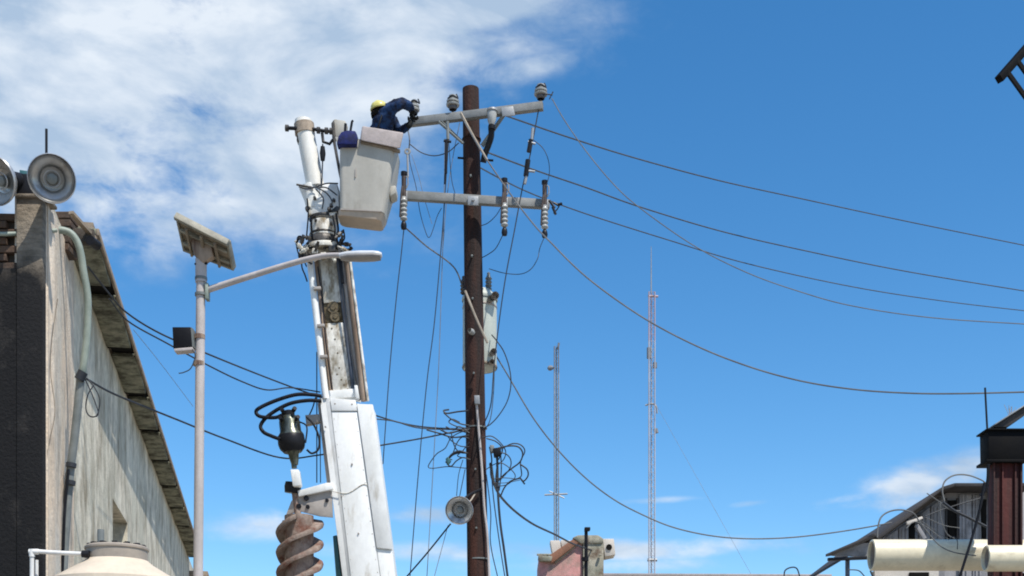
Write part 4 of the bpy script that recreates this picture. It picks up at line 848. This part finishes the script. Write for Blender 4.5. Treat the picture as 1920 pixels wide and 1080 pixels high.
tang += [([(880, 816), (850, 820), (822, 812), (800, 806)], 3.4, 'thick frayed cable in the left bundle, lower one'),
 ([(882, 804), (858, 800), (842, 792), (848, 786), (862, 792)], 2.6, 'small hooked cable above the left bundle'),
 ([(880, 838), (862, 836), (846, 826), (838, 816)], 2.4, 'short cable under the left bundle'),
 ([(882, 862), (868, 858), (856, 864), (846, 874), (838, 868), (848, 854), (864, 848)], 2.8, 'knotted cable loop beside the teal sleeve'),
 ([(872, 880), (868, 900), (862, 930), (860, 945)], 1.8, 'thin lead dropping to the small horn, right one'),
 ([(868, 862), (860, 890), (856, 930)], 1.6, 'thin lead dropping to the small horn, left one'),
 ([(905, 820), (922, 818), (938, 830), (948, 846), (944, 862), (930, 874)], 2.4, 'cable looping round the splice box'),
 ([(912, 880), (924, 872), (940, 868), (958, 880), (966, 894), (952, 908), (934, 912)], 2.2, 'lower loop right of the pole'),
 ([(918, 838), (922, 862), (920, 888), (926, 910)], 3.0, 'short dark cable hugging the pole under the splice box'),
 ([(930, 848), (932, 872), (930, 900), (934, 925)], 3.4, 'short black cable straight below the splice box')]
for p_, w_, l_ in tang: cable(p_, 17.75, 17.8, w_, l_, TG)
BG = 'cables running down beside the pole'
for p_, w_, l_ in [([(932, 850), (933, 890), (934, 930), (938, 980), (945, 1030), (953, 1090)], 5, 'thick black cable running down just right of the pole'),
                   ([(921, 880), (925, 930), (932, 985), (940, 1040), (948, 1090)], 2.4, 'thin cable running down right of the pole'),
                   ([(912, 890), (920, 960), (920, 1020), (935, 1090)], 2.2, 'thin cable hugging the right side of the pole'),
                   ([(938, 840), (940, 880), (936, 920)], 2.6, 'short cable under the black splice box')]:
    cable(p_, 17.8, 17.8, w_, l_, BG)
cable([(920, 870), (926, 905), (938, 930), (965, 958), (1000, 983), (1040, 1002), (1075, 1020), (1110, 1032)], 17.8, 38, 4.6, 'black cable leading down from the loops to the pink rooftop', mat=m_cable)
sb = thing('splice_box', P(930, 856, 17.72), 'small black splice box right of the pole amid looping cables', 'splice box')
MB().slab([(924, 840), (938, 838), (940, 852), (926, 856)], 17.68, .12).build('casing', m_blackbox, sb, bev=.015)
MB().slab([(918, 834), (926, 834), (928, 846), (920, 848)], 17.72, .1).build('lug', m_greypipe, sb, bev=.01)
MB().slab([(835, 860), (840, 856), (846, 864), (840, 872)], 17.70, .06).build('splice_sleeve', m_teal, None, bev=.008)
tag(bpy.context.scene.objects['splice_sleeve'], 'small teal splice sleeve dangling left of the pole', 'splice')
# clamps on vertical wire
ck = thing('line_switch', P(992, 330, 17.5), 'dark line clamp hardware on the slanting wire above the right fuse cutouts', 'line clamp')
for (x0, y0, x1, y1, r) in ((999, 240, 997, 262, .02), (995, 262, 991, 285, .028), (990, 300, 986, 330, .035), (984, 320, 1003, 322, .016), (990, 266, 1004, 270, .016), (987, 330, 984, 345, .02)):
    MB().tube(cp([(x0, y0), (x1, y1)], 17.5), r, 8).build('clamp', m_black_metal if r > .02 else m_steel, ck)
ck = thing('line_clamp', P(836, 268, 17.62), 'dark hanging clamp under the left insulator beside the pole', 'line clamp')
for (x0, y0, x1, y1, r) in ((839, 228, 840, 262, .022), (832, 264, 846, 266, .018), (837, 262, 836, 325, .02), (835, 325, 834, 345, .014)):
    MB().tube(cp([(x0, y0), (x1, y1)], 17.62), r, 8).build('clamp', m_greypipe if y0 < 240 else m_black_metal, ck)
ck = thing('hot_stick', P(765, 335, 17.5), 'thin rod with pale ring head hanging between bucket and left fuse cutout', 'rod')
MB().tube(cp([(764, 290), (765, 332)], 17.5), .014, 8).build('rod_shaft', m_steel, ck)
MB().lathe([(.02, -.012), (.04, -.012), (.046, 0), (.04, .012), (.02, .012), (.02, -.012)], P(764, 284, 17.5), (0, 1, 0), 18).build('ring', m_porc, ck)
ck = thing('dead_end_clamp', P(1038, 392, 17.7), 'small black dead-end clamp just right of the right fuse cutout', 'line clamp')
for (x0, y0, x1, y1, r) in ((1030, 376, 1040, 390, .018), (1038, 380, 1048, 386, .014), (1036, 388, 1042, 402, .018), (1046, 384, 1054, 382, .02)):
    MB().tube(cp([(x0, y0), (x1, y1)], 17.7), r, 8).build('clamp', m_black_metal, ck)
ck = thing('tie_wire', P(1032, 180, 17.5), 'loose tie wire ends beside the right insulator', 'wire')
for a_, b_ in (((1020, 176), (1036, 178)), ((1030, 186), (1037, 172))): MB().tube(cp([a_, b_], 17.5), .008, 6).build('strand', m_cable, ck)
# thin lines behind boom
cable([(594, 660), (594, 760), (594, 905)], 17.4, 17.4, 2.4, 'thin vertical line just left of the boom, left strand', 'strands beside the boom', name='wire', cat='wire')
cable([(600, 760), (601, 905)], 17.4, 17.4, 2.0, 'thin vertical line just left of the boom, right strand', 'strands beside the boom', name='wire', cat='wire')
cable([(592, 745), (586, 765), (580, 778)], 17.2, 17.2, 3, 'short black cable from the boom to the motor mount')

# ------------------------------------------------------------------ lattice masts
def mast(px, ytop, Y, wpx, label, bands, guy=True, ybot=None, rl=.018, topw=None):
    base_ = Vector((P(px, 1000, Y).x, Y, 0)); t = thing('lattice_mast', base_, label, 'radio mast')
    H = P(px, ytop, Y).z; R = wpx * Y / F / 2 / .86
    legs = [Vector((R * math.cos(a), R * math.sin(a), 0)) for a in (math.radians(-30), math.radians(90), math.radians(210))]
    z = 0; i = 0; step = R * 2.0
    cur = {}
    nseg = int(H / step); 
    for bi, (y0, y1, mat) in enumerate(bands):
        z0 = max(P(px, y1, Y).z, 0); z1 = P(px, y0, Y).z; sec = MB()
        for l_ in legs: sec.tube([base_ + l_ + Vector((0, 0, z0)), base_ + l_ + Vector((0, 0, z1))], rl, 5)
        n = max(1, int((z1 - z0) / step))
        for k in range(n):
            za = z0 + (z1 - z0) * k / n; zb_ = z0 + (z1 - z0) * (k + 1) / n
            for q in range(3):
                A = base_ + legs[q] + Vector((0, 0, za)); B = base_ + legs[(q + 1) % 3] + Vector((0, 0, zb_))
                sec.tube([A, B], rl * .22, 4, cap=False)
                sec.tube([base_ + legs[q] + Vector((0, 0, zb_)), B], rl * .2, 4, cap=False)
        sec.build('mast_section', mat, t)
    return t, R, H, base_
m1, R1, H1, b1 = mast(1043.5, 650, 60, 8, 'shorter slim grey lattice mast rising behind the pink rooftop', [(650, 700, m_mast_dark), (700, 1415, m_steel)], rl=.03)
MB().tube([P(1046, 655, 60), P(1048, 643, 60)], .05, 6).build('antenna_tip', m_mast_dark, m1)
MB().tube([P(1030, 690, 60), P(1040, 690, 60)], .04, 6).build('antenna_arm', m_mast_dark, m1)
MB().lathe([(.001, -.15), (.10, -.1), (.13, 0), (.08, .12), (.001, .14)], P(1032, 690, 60), (1, 0, .2), 10).build('antenna_head', m_mast_dark, m1)
MB().tube([P(1021, 928, 60), P(1064, 926, 60)], .04, 6).build('antenna_crossbar', m_steel, m1)
MB().tube([P(1030, 921, 60), P(1058, 934, 60)], .03, 6).build('antenna_crossbar', m_steel, m1)
m2, R2, H2, b2 = mast(1222, 548, 90, 11, 'taller red and white lattice mast standing in the middle distance', [(548, 640, m_mast_red), (640, 700, m_mast), (700, 800, m_mast), (800, 900, m_mast), (900, 1415, m_mast)], rl=.045)
MB().tube([P(1221, 550, 90), P(1221, 500, 90), P(1221, 462, 90)], [.05, .035, .02], 6).build('whip_antenna', m_steel, m2)
MB().tube([P(1215, 555, 90), P(1234, 556, 90)], .08, 6).build('top_bar', m_mast_red, m2)
MB().tube([P(1217, 652, 90), P(1217, 672, 90)], .16, 8).build('panel_antenna', m_mast_dark, m2)
MB().tube([P(1228, 680, 90), P(1228, 690, 90)], .15, 8).build('panel_antenna', m_mast_dark, m2)
MB().tube([P(1229, 804, 90), P(1231, 812, 90)], .15, 8).build('panel_antenna', m_mast_dark, m2)
MB().tube(spline(cp([(1210, 760), (1222, 757), (1230, 762), (1232, 775)], 90)), .06, 6).build('side_arm', m_steel, m2)
MB().tube([P(1214, 1050, 90), P(1232, 1050, 90)], .12, 6).build('platform', m_steel, m2)
for x1, y1_, Y1_ in ((1410, 1080, 80),):
    MB().tube([P(1228, 755, 90), P(x1, y1_, Y1_), P(x1 + (x1 - 1228) * .4, y1_ + (y1_ - 755) * .4, Y1_ - 4 if x1 > 1222 else Y1_ + 4)], .011, 5).build('guy_wire', m_alu, m2)

# ------------------------------------------------------------------ pink rooftop building
QY = 38.0
pk = thing('pink_building', Vector((P(1085, 1080, QY).x, QY + 2, 0)), 'pink plastered building top with terracotta trim and lichened concrete water box', 'building')
def ps(poly, Y, d, name, mat, bev=.02): return MB().slab(poly, Y, d).build(name, mat, pk, bev=bev)
ps([(1010, 1045), (1036, 1047), (1088, 1008), (1092, 1008), (1092, 1420), (1010, 1420)], QY, 2.5, 'pink_wall', m_pink)
ps([(1032, 1040), (1084, 1004), (1091, 1006), (1091, 1013), (1040, 1052), (1034, 1056)], QY - .12, .4, 'stair_trim', m_terracotta)
ps([(1036, 1048), (1086, 1012), (1088, 1018), (1042, 1058)], QY - .06, .2, 'stair_trim', m_fascia)
ps([(1009, 1041), (1036, 1043), (1034, 1052), (1012, 1052)], QY - .2, .8, 'coping', m_oldconc)
ps([(1093, 1018), (1132, 1018), (1130, 1420), (1093, 1420)], QY - .1, 1.6, 'concrete_box', m_oldconc, .02)
ps([(1073, 1008), (1084, 1003), (1122, 1003), (1132, 1010), (1130, 1019), (1090, 1019)], QY - .15, 1.8, 'concrete_lid', m_oldconc, .04)
ps([(1130, 1010), (1151, 1010), (1154, 1040), (1134, 1044)], QY - .05, .7, 'side_box', m_cream, .02)
MB().lathe([(.001, -.04), (.085, -.04), (.09, 0), (.09, .04)], P(1142, 1026, QY - .05), (0, 1, 0), 18).build('round_vent', m_dark, pk)
ps([(1031, 1013), (1050, 1013), (1053, 1034), (1040, 1042), (1036, 1040)], QY + .3, .5, 'roof_block', m_cream, .04)
ps([(1051, 1012), (1072, 1013), (1070, 1018), (1054, 1030)], QY + .4, .5, 'roof_block', m_cream, .04)
for k in range(16):
    x = 1010 + k * 1.9 if k < 13 else 1122 + k % 4; MB().box(P(x + random.uniform(-1, 1), 1040.5 + random.uniform(-.6, .6), QY - .2 + random.random() * .6), (.09 * random.uniform(.5, 1.3), .1, .05)).build('coping_chip', m_oldconc, pk, bev=.01, bseg=1)
po = thing('rooftop_post', P(1098, 1090, QY - 1), 'thin black post with small bent head in front of the pink rooftop', 'post')
MB().tube(cp([(1099, 1200), (1099, 992)], QY - 1), .05, 8).build('post_shaft', m_blackbox, po)
MB().slab([(1096, 988), (1107, 988), (1107, 994), (1096, 996)], QY - 1.1, .2).build('head', m_blackbox, po, bev=.02)
MB().tube(cp([(1097, 1052), (1097, 1045)], QY - 1.1), .1, 8).build('joint', m_blackbox, po)
fw = thing('low_roof', P(1350, 1090, 42), 'thin pale roof edge of a low building along the bottom', 'building')
MB().slab([(1128, 1074.5), (1560, 1076.5), (1560, 1082), (1128, 1082)], 42, 5).build('roof', m_cover, fw, bev=.02)
MB().slab([(1140, 1082), (1550, 1082), (1550, 1420), (1140, 1420)], 42.3, 4).build('wall', m_cream, fw)

# ------------------------------------------------------------------ right house
RY = 19.0
ho = thing('grey_house', Vector((P(1740, 1080, RY).x, RY + 2, 0)), 'grey sheet-clad gable house with dark roof behind the rusty steel column', 'house')
def hsb(poly, Y, d, name, mat, bev=.01, par=None): return MB().slab(poly, Y, d).build(name, mat, par or ho, bev=bev)
hsb([(1655, 1008), (1700, 976), (1745, 944), (1775, 924), (1800, 921), (1930, 921), (1930, 1420), (1655, 1420)], RY + .35, .15, 'gable_wall', m_slate)
# sheet panels standing a little proud with gaps
pan = [(1662, 1002, 1684, 987), (1686, 986, 1708, 971), (1724, 960, 1744, 945), (1746, 944, 1772, 926), (1799, 922, 1822, 922), (1824, 922, 1850, 922)]
for x0, y0, x1, y1 in pan:
    hsb([(x0, y0 + 5), (x1, y1 + 5), (x1, 1100), (x0, 1100)], RY + .30, .045, 'wall_sheet', m_slate, .006)
    for xx in (x0 + 6, x0 + 13): hsb([(xx, y0 + 6), (xx + 2, y0 + 5), (xx + 2, 1100), (xx, 1100)], RY + .28, .03, 'sheet_rib', m_slate, 0)
hsb([(1775, 938), (1796, 938), (1796, 1012), (1780, 1012)], RY + .29, .05, 'window', m_dark, .004)
for x in (1775, 1796): hsb([(x - 1.5, 934), (x + 1.5, 934), (x + 1.5, 1014), (x - 1.5, 1014)], RY + .26, .06, 'window_frame', m_roofdark, .003)
hsb([(1704, 985), (1716, 978), (1716, 1015), (1704, 1015)], RY + .29, .05, 'window', m_dark, .004)
hsb([(1840, 936), (1850, 936), (1850, 1012), (1843, 1012)], RY + .25, .05, 'window', m_dark, .004)
# roof: sloping edge with real depth towards the back and an overhang
def roofseg(a, b, th, name='roof', mat=m_roofdark, y0=-.12, dep=5):
    pa, pb = P(*a, RY), P(*b, RY); up_ = Vector((0, 0, th))
    q = [pa + Vector((0, y0, 0)), pb + Vector((0, y0, 0)), pb + Vector((0, y0 + dep, 0)), pa + Vector((0, y0 + dep, 0))]
    MB().hexa(q + [p + up_ for p in q]).build(name, mat, ho, bev=.006)
roofseg((1640, 1014), (1762, 922), .05); roofseg((1762.5, 922), (1785, 915), .05); roofseg((1785.5, 915), (1935, 915), .05)
roofseg((1640, 1016), (1706, 968), .06, 'barge_board', m_roofdark, -.16, .04)
hsb([(1700, 978), (1729, 968), (1731, 972), (1702, 984)], RY - .2, .06, 'fascia_board', m_cream, .004)
hsb([(1716, 986), (1722, 982), (1738, 1008), (1732, 1012)], RY - .1, .06, 'strut', m_slate, .004)
# lean-to canopy
cn = thing('canopy', P(1590, 1090, 17.5), 'dark lean-to canopy sheet on a thin blue post left of the grey house', 'canopy')
q = [P(1548, 1044, 17.2), P(1640, 1004, 17.2), P(1650, 1006, 20), P(1560, 1042, 20)]
MB().hexa(q + [p + Vector((0, 0, .035)) for p in q]).build('roof_sheet', m_roofdark, cn, bev=.004)
MB().beam(P(1552, 1049, 17.3), P(1632, 1046, 17.3), .06, .04).build('front_beam', m_black_metal, cn, bev=.004)
MB().slab([(1560, 1042), (1620, 1018), (1632, 1018), (1632, 1044)], 17.4, .03).build('side_board', m_slate, cn)
MB().beam(P(1589, 1050, 17.4), P(1589, 1418, 17.4), .05, .05, up=(0, 1, 0)).build('post', m_bluegrey, cn)
MB().slab([(1640, 1070), (1760, 1070), (1760, 1420), (1640, 1420)], 17.9, .15).build('back_wall', m_cream, ho)
MB().slab([(1706, 1073), (1742, 1073), (1742, 1100), (1706, 1100)], 17.86, .05).build('window', m_dark, ho)

# big pvc pipes
def pvc(px0, px1, yc, Y, R, label, e=1.0, tilt=0):
    t = thing('pvc_pipe', P(px0, yc + R * F / Y, Y), label, 'pipe', 'large cream pipes by the rusty column')
    a = P(px0, yc, Y); b = P(px1, yc + tilt, Y - .02); d = (b - a); ln_ = d.length
    MB().lathe([(R * .86, .6), (R * .86, 0), (R * .9, -.005), (R * 1.0, 0), (R * 1.005, .02), (R, .04), (R, ln_)], a, d, 40).build('barrel', m_pvc, t)
    MB().lathe([(R * .855, .02), (R * .855, .5), (.001, .5)], a, d, 40).build('bore', m_plate, t)
    return t
pvc(1634, 2100, 1041, 10.3, .125, 'long cream plastic pipe end left of the rusty column, bigger one')
pvc(1848, 2150, 1047, 9.2, .094, 'shorter cream plastic pipe crossing in front of the rusty column')
sh = thing('pipe_shelf', P(1900, 1420, 10.2) - Vector((0, 0, 1.6)), 'steel pipe rack under the cream pipes', 'rack')
for px_ in (1870, 1990): MB().beam(Vector((P(px_, 1080, 10.5).x, 10.75, 0)), Vector((P(px_, 1080, 10.5).x, 10.75, P(0, 1078, 10.5).z)), .05, .05, up=(0, 1, 0)).build('leg', m_blacksteel, sh)
MB().beam(P(1860, 1081, 10.3), P(2130, 1081, 11.0), .05, .05).build('rail', m_blacksteel, sh)

# rusty column
cl = thing('steel_column', Vector((P(1885, 1080, 9.9).x, 9.9, 0)), 'dark red rusty steel column with black box cap at the right edge', 'column')
CY = 9.75
def csb(poly, Y, d, name, mat, bev=.004): return MB().slab(poly, Y, d).build(name, mat, cl, bev=bev)
csb([(1863, 862), (1918, 862), (1918, 1419), (1863, 1419)], CY, .13, 'shaft', m_rust)
for x in (1863, 1879, 1903, 1914): csb([(x, 866), (x + 3, 866), (x + 3, 1419), (x, 1419)], CY - .02, .021, 'flute', m_rust, .003)
csb([(1853, 806), (1923, 806), (1923, 862), (1854, 862)], CY - .03, .18, 'cap_box', m_blacksteel)
csb([(1850, 803), (1926, 803), (1926, 806), (1850, 806)], CY - .05, .22, 'cap_flange', m_blacksteel, .002)
csb([(1850, 861), (1926, 861), (1926, 866), (1850, 866)], CY - .05, .22, 'cap_flange', m_blacksteel, .002)
csb([(1864, 801), (1866, 795), (1960, 737), (1960, 752), (1890, 801)], CY - .02, .22, 'roof_beam', m_roofdark)
csb([(1866, 794), (1960, 734), (1960, 736.5), (1866, 796.5)], CY - .05, .27, 'beam_flashing', m_steel, .001)
cable([(1847, 727), (1849, 765), (1851, 803)], CY + .1, CY + .1, 4.5, 'thin black rod rising from the black cap of the rusty column', name='rod', cat='rod', mat=m_black_metal)
RG = 'loose cables around the rusty column'
rc = [([(1846, 905), (1838, 950), (1825, 1000), (1797, 1090)], 9.5, 6, m_rubber, 'thick black cable slanting down across the cream pipe'),
 ([(1853, 870), (1852, 900), (1846, 920), (1838, 930)], 9.6, 7, m_rubber, 'black cable bundle hugging the left edge of the rusty column'),
 ([(1771, 940), (1767, 920), (1772, 902), (1790, 891), (1815, 891), (1840, 900), (1850, 908)], 10.2, 3.4, m_cable_l, 'grey cable arch rising above the house ridge'),
 ([(1645, 1008), (1646, 990), (1652, 970), (1668, 959), (1690, 956), (1712, 962), (1722, 975)], 11.0, 3.4, m_cable_l, 'grey cable arch over the cream pipe end'),
 ([(1768, 942), (1790, 958), (1815, 970), (1850, 988)], 10.5, 6, m_cable, 'thick dark cable crossing the grey gable wall'),
 ([(1722, 975), (1745, 1005), (1765, 1025), (1790, 1036), (1830, 1042)], 10.0, 2.6, m_cable_l, 'thin cable drooping over the front of the cream pipe'),
 ([(1738, 925), (1760, 940), (1780, 955), (1800, 958)], 10.8, 2.2, m_cable_l, 'thin cable on the roof slope'),
 ([(1735, 968), (1760, 958), (1800, 945), (1845, 932)], 11.0, 2.4, m_cable, 'thin dark cable rising towards the column'),
 ([(1725, 975), (1760, 1000), (1780, 1012)], 10.4, 1.6, m_cable_l, 'fine strand above the cream pipe, left one'),
 ([(1735, 970), (1770, 985), (1800, 990)], 10.5, 1.6, m_cable_l, 'fine strand above the cream pipe, right one'),
 ([(1700, 990), (1715, 978), (1740, 990), (1765, 1010)], 10.9, 2.0, m_cable_l, 'short pale curl on the house wall'),
 ([(1763, 940), (1764, 970), (1775, 1000), (1790, 1010)], 10.6, 2.2, m_cable_l, 'pale cable falling in front of the gable window'),
 ([(1778, 1012), (1788, 1006), (1795, 1014), (1795, 1030)], 10.0, 1.8, m_cable, 'tiny dark loop on top of the cream pipe')]
for p_, Y_, w_, m_, l_ in rc: cable(p_, Y_, Y_ + .05, w_, l_, RG, mat=m_)
cable([(1470, 1084), (1472, 1070), (1483, 1064), (1494, 1066), (1500, 1082)], 24, 24, 3, 'small dark wire arch poking up at the bottom edge', mat=m_cable)
cable([(1590, 1068), (1610, 1070), (1622, 1082)], 17.2, 17.2, 2.6, 'short dark cable beside the canopy post', mat=m_cable)
cable([(1632, 1070), (1640, 1090)], 10.2, 10.2, 4, 'short dark strap under the cream pipe end', mat=m_cable)
# dry weed on the beam
wd = MB()
for k in range(9):
    a = P(1894 + random.uniform(-3, 5), 780, CY + .1); wd.tube([a, a + Vector((random.uniform(-.04, .04), 0, random.uniform(.04, .1)))], .0018, 4)
o = wd.build('dry_weed', m_tan); tag(o, 'wisp of dry weed on top of the sloping roof beam', 'weed')

# ------------------------------------------------------------------ railing, top right
rl_ = thing('balcony_railing', P(1955, 250, 8.0), 'metal railing, painted dark as a silhouette, with slanting balusters in the upper right corner', 'railing')
MB().beam(P(1873, 149, 8.0), P(2000, 4, 8.3), .045, .045).build('top_rail', m_blacksteel, rl_, bev=.003)  # rail and balusters coloured near-black to paint their silhouette
for i, (x, y) in enumerate(((1888, 134), (1906, 112), (1924, 92), (1942, 71), (1960, 50))):
    k = 120 - i * 4; MB().beam(P(x, y, 8.02 + i * .04), P(x + k * .72, y + k, 8.02 + i * .04), .022, .022).build('baluster', m_blacksteel, rl_)
MB().beam(P(1972, 252, 8.05), P(2036, 172, 8.2), .04, .04).build('bottom_rail', m_blacksteel, rl_)
